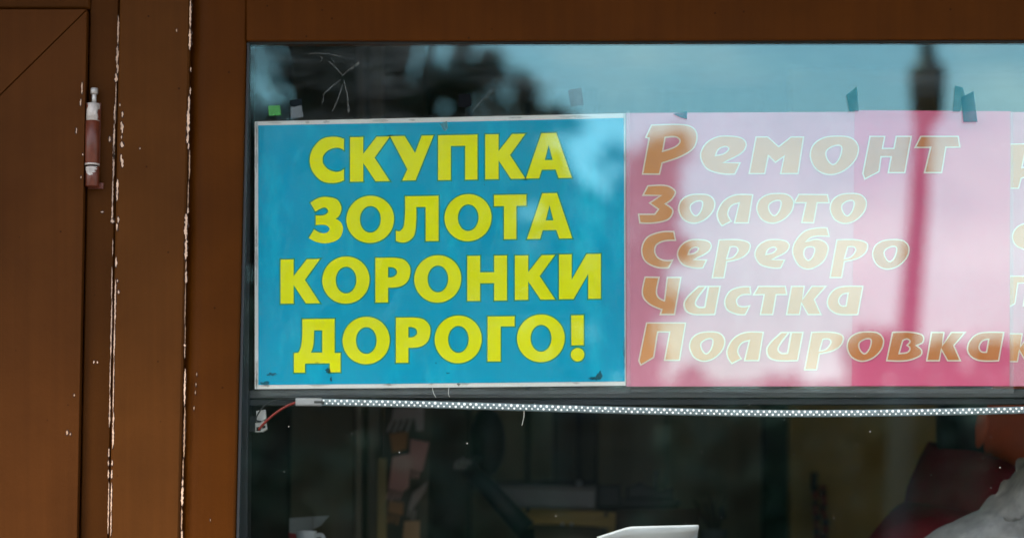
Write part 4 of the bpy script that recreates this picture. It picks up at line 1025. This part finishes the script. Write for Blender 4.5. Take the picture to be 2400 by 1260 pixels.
hb = MB(); hb.ell((hp.x, hp.y, H), (.104,.082,.126), rot=rot, seg=48, rings=36, fn=hair_r); hb.build('hair', M['hair'], person, smooth=True)
jm = skin_body('jacket', V[:4] + [BT(-.075,0,H-.125)] + V[6:9] + V[10:13], [(0,1),(1,2),(2,3),(3,4),(3,5),(5,6),(6,7),(3,8),(8,9),(9,10)],
               [.14,.145,.145,.118,.085,.092,.068,.048,.094,.068,.048], M['jacket'], person)
for p in jm.polygons: p.use_smooth = True
link('jacket', jm, M['jacket'], person)
# standing collar with a soft fold
cl = MB(); n = 28; vs = []
for r_, z_ in ((.094,-.185),(.098,-.145),(.093,-.105),(.088,-.085),(.080,-.090),(.074,-.13)):
    for k in range(n):
        a = 2*math.pi*k/n
        vs.append(BT(-.060 + r_*math.cos(a)*1.0 + (z_+.185)*.30, r_*math.sin(a)*1.02, H + z_ + .035 - .03*math.cos(a) + .006*math.sin(3*a)))
fs = [(i*n+k, i*n+(k+1)%n, (i+1)*n+(k+1)%n, (i+1)*n+k) for i in range(5) for k in range(n)]
cl.add(vs, fs).build('collar', M['jacket'], person, smooth=True)
tm = skin_body('trousers', [V[0], V[14], V[15], V[16], V[18], V[19], V[20]], [(0,1),(1,2),(2,3),(0,4),(4,5),(5,6)], [.135,.098,.074,.064,.098,.074,.064], M['trousers'], person)
for p in tm.polygons: p.use_smooth = True
link('trousers', tm, M['trousers'], person)
# pale grey fleece hanging in front of the person
M['fleece'] = mat('grey_fleece', (0.52, 0.49, 0.47), 0.95, 0.45, 22, 0.8, 70, sheen=0.4)
fl = MB(); n, mrow = 48, 40; vs = []
FE = [(2432,1035),(2402,1076),(2368,1118),(2338,1168),(2306,1212),(2240,1240),(2195,1262),(2150,1300)]
for i in range(n + 1):
    t = i/n*(len(FE)-1); k = min(int(t), len(FE)-2); u = t - k
    ex = FE[k][0] + (FE[k+1][0]-FE[k][0])*u; ey = FE[k][1] + (FE[k+1][1]-FE[k][1])*u
    uu = i/n
    for j in range(mrow + 1):
        v = j/mrow
        px = ex + (300 + 260*uu)*v; py = ey + (55 - 20*uu)*v*2
        fold = 0.012*math.sin(16*v + 5*uu) + 0.006*math.sin(27*v - 6*uu + 1.3) + 0.003*math.sin(17*uu + 31*v) + 0.002*math.sin(61*v + 43*uu)
        yy = 0.26 + 0.05*math.sqrt(max(0, (0.12 - v)/0.12)) + fold
        vs.append(P(px, py, yy))
fs = [(i*(mrow+1)+j, (i+1)*(mrow+1)+j, (i+1)*(mrow+1)+j+1, i*(mrow+1)+j+1) for i in range(n) for j in range(mrow)]
o = fl.add(vs, fs).build('fleece', M['fleece'], None, smooth=True)
m = o.modifiers.new('th', 'SOLIDIFY'); m.thickness = 0.012; m.offset = 1
tag(o, 'rumpled pale grey fleece hanging in front of the person in maroon', 'fleece')

# ------------------------------------------------------------------ the street that the window reflects
M['ground'] = mat('soil_grass', (0.055, 0.06, 0.03), 0.95, 0.4, 0.6, 0.3, 20)
M['asphalt'] = mat('asphalt', (0.05, 0.05, 0.052), 0.9, 0.25, 3, 0.4, 120)
M['paving'] = mat('paving', (0.21, 0.20, 0.19), 0.9, 0.2, 2, 0.4, 60)
def sheet(x0, x1, y0, y1, z, name, m):
    return tag(MB().add([(x0,y0,z),(x1,y0,z),(x1,y1,z),(x0,y1,z)], [(0,1,2,3)]).build(name, M[m]), kind='structure')
sheet(-400, 400, -400, 400, -0.14, 'ground', 'ground')
sheet(-60, 60, -14.5, -6.0, -0.135, 'road', 'asphalt')
tag(MB().box((-60, -6.0, -0.13), (60, 6, 0.0)).build('pavement', M['paving']), kind='structure')
tag(MB().box((-60, -19.0, -0.13), (60, -14.5, 0.0)).build('pavement', M['paving']), kind='structure')
M['bark'] = mat('bark', (0.06, 0.045, 0.035), 0.95, 0.4, 12, 0.8, 40)
def leaf_mat(name, c):
    m = mat(name, c, 0.6, 0.45, 1.6)
    return m
M['leaf_dark'] = leaf_mat('dark_leaf', (0.020, 0.034, 0.022)); M['leaf_mid'] = leaf_mat('mid_leaf', (0.026, 0.042, 0.022))
def leaves(clumps, size, per, seed):
    r = random.Random(seed); b = MB()
    for c, rad in clumps:
        for i in range(per):
            d = Vector((r.gauss(0,1), r.gauss(0,1), r.gauss(0,1)))
            d = d.normalized() * rad * (r.random() ** 0.45)
            p = c + d; a = Vector((r.uniform(-1,1), r.uniform(-1,1), r.uniform(-1,1))).normalized()
            t = a.cross(Vector((0.3,0.5,0.8))).normalized(); s_ = size*r.uniform(.6,1.3)
            b.add([p - a*s_, p + t*s_*.45, p + a*s_, p - t*s_*.45], [(0,1,2,3)])
    return b
def tree(base, clumps, trunk_r, label, seed, size=.14, per=130, m='leaf_dark', group=None):
    t = thing('tree', base, label, 'tree', group)
    top = max(c.z for c, _ in clumps); zm = sum((c.z for c,_ in clumps))/len(clumps)
    tb_ = MB(); base = Vector(base)
    tb_.tube([base, base + Vector((.05,0,zm*.4)), base + Vector((-.05,.05,zm*.8)), base + Vector((0,0,top*.95))], [trunk_r, trunk_r*.8, trunk_r*.55, trunk_r*.15], 10)
    for c, rad in clumps[::3]:
        st = base + Vector((0,0,max(1.2, c.z*.72)))
        tb_.tube([st, (st+c)/2 + Vector((0,0,-.12)), c], [trunk_r*.3, trunk_r*.16, trunk_r*.05], 6)
    tb_.build('trunk', M['bark'], t, smooth=True)
    tag(leaves(clumps, size, per, seed).build('crown', M[m], t), kind='stuff')
    return t
rt = random.Random(11)
gaps = [(622,140,46),(630,215,42),(935,152,40),(856,222,42),(1015,122,44),(590,110,34),(725,150,18),(1180,205,16),(1410,370,80)]
cl_ = []
while len(cl_) < 1500:
    px, py = rt.uniform(430, 1470), rt.uniform(-420, 900)
    lim = 1115 if py < 125 else 1190 if py < 180 else 1275 if py < 262 else 1385 if py < 300 else 1345 if py < 440 else 1470
    if px > lim - 18: continue
    if any(math.hypot(px-a, py-b_) < r_ + 12 for a, b_, r_ in gaps): continue
    cl_.append((PM(px, py, 25 + rt.uniform(-.8, .8)), rt.uniform(.09, .19)))
tree((PM(880,0,25).x, -25, -0.13), cl_, .20, 'dark leafy tree opposite, mirrored in the left of the glass', 3, size=.08, per=44)
cl2 = []
while len(cl2) < 60:
    px, py = rt.uniform(1440, 1590), rt.uniform(330, 900)
    if rt.random() < abs(px - 1510)/130: continue
    cl2.append((PM(px, py, 22 + rt.uniform(-.5,.5)), rt.uniform(.10, .22)))
tree((PM(1512,0,22).x, -22, -0.13), cl2, .09, 'slender young tree opposite, mirrored in the pink poster edge', 5, size=.08, per=60)
for i, (px, top, wd, d_) in enumerate(((1620,890,120,20.5),(1760,905,110,20.8),(1890,880,120,20.4),(2060,780,120,20.7),(2190,830,130,20.3),(2330,815,130,20.8),(2460,790,130,20.4),(1180,720,150,20.5),(900,760,150,20.6),(640,740,150,20.5),(380,700,150,20.6))):
    cs = []
    bp0 = PM(px, 0, d_); k = (D + d_)/D*S; ht = PM(px, top, d_).z
    for q in range(46):
        zz = rt.uniform(.25, ht); tw = wd*k*(1 - .65*(zz/ht)**2)
        cs.append((Vector((bp0.x + rt.uniform(-1,1)*tw, -d_ + rt.uniform(-.4,.4), zz)), rt.uniform(.14,.30)))
    t = thing('shrub', (bp0.x, -d_, -0.13), 'green shrub in the row across the street', 'shrub', 'shrubs across the street')
    MB().tube([(bp0.x,-d_,-.14),(bp0.x,-d_,ht*.8)], [.05,.02], 8).build('stem', M['bark'], t)
    tag(leaves(cs, .09, 70, 40+i).build('foliage', M['leaf_mid'], t), kind='stuff')
# pole with a box
d_ = 16.0
pole = thing('lamp_post', (PM(2150,0,d_).x, -d_, 0), 'grey street pole with a box, mirrored over the pink poster', 'lamp post')
M['pole'] = mat('pole_paint', (0.05, 0.055, 0.055), 0.6, 0.2, 5)
pa, pb = PM(2118, 900, d_), PM(2176, 60, d_)
MB().tube([(PM(2118,900,d_).x - .12, -d_, 0), pa, PM(2152,500,d_), pb, pb + Vector((.10, 0, 2.6))], [.09,.085,.075,.055,.04], 12).build('shaft', M['pole'], pole, smooth=True)
c = PM(2174, 205, d_)
MB().tube([c - Vector((0,0,.26)), c - Vector((0,0,.20)), c + Vector((0,0,.12)), c + Vector((0,0,.22))], [.07,.12,.14,.06], 14).build('box', M['black'], pole, smooth=True)
hd = pb + Vector((.10, 0, 2.6))
MB().tube([hd, hd + Vector((.1,0,.3)), hd + Vector((.9,.1,.5))], [.04,.04,.03], 10).build('arm', M['pole'], pole)
MB().ell(hd + Vector((1.1,.1,.5)), (.32,.12,.07), seg=16, rings=8).build('lamp_head', M['pole'], pole, smooth=True)
# low building opposite
bld = thing('building', (0, -34, -0.13), 'low dark brick building across the street, mirrored in the lower glass', 'building')
M['brick'] = mat('brick', (0.04, 0.028, 0.022), 0.9, 0.3, 2.5, 0.4, 30); M['roofing'] = mat('roofing', (0.05, 0.05, 0.055), 0.8, 0.3, 3)
M['bwin'] = mat('dark_window', (0.02, 0.025, 0.03), 0.1)
MB().box((-26, -40, -0.13), (26, -34, 4.35)).build('wall', M['brick'], bld)
rf = MB().box((-26.4, -40.4, 4.35), (26.4, -33.6, 4.8)).build('roof', M['roofing'], bld)
for i in range(15):
    xx = -24.5 + i*3.4
    wn = MB().box((xx, -33.985, 1.0), (xx + 1.5, -33.95, 2.7)).build('window', M['bwin'], bld)
    MB().box((xx - .08, -33.99, .9), (xx + 1.58, -33.88, .995)).build('sill', M['paving'], wn)
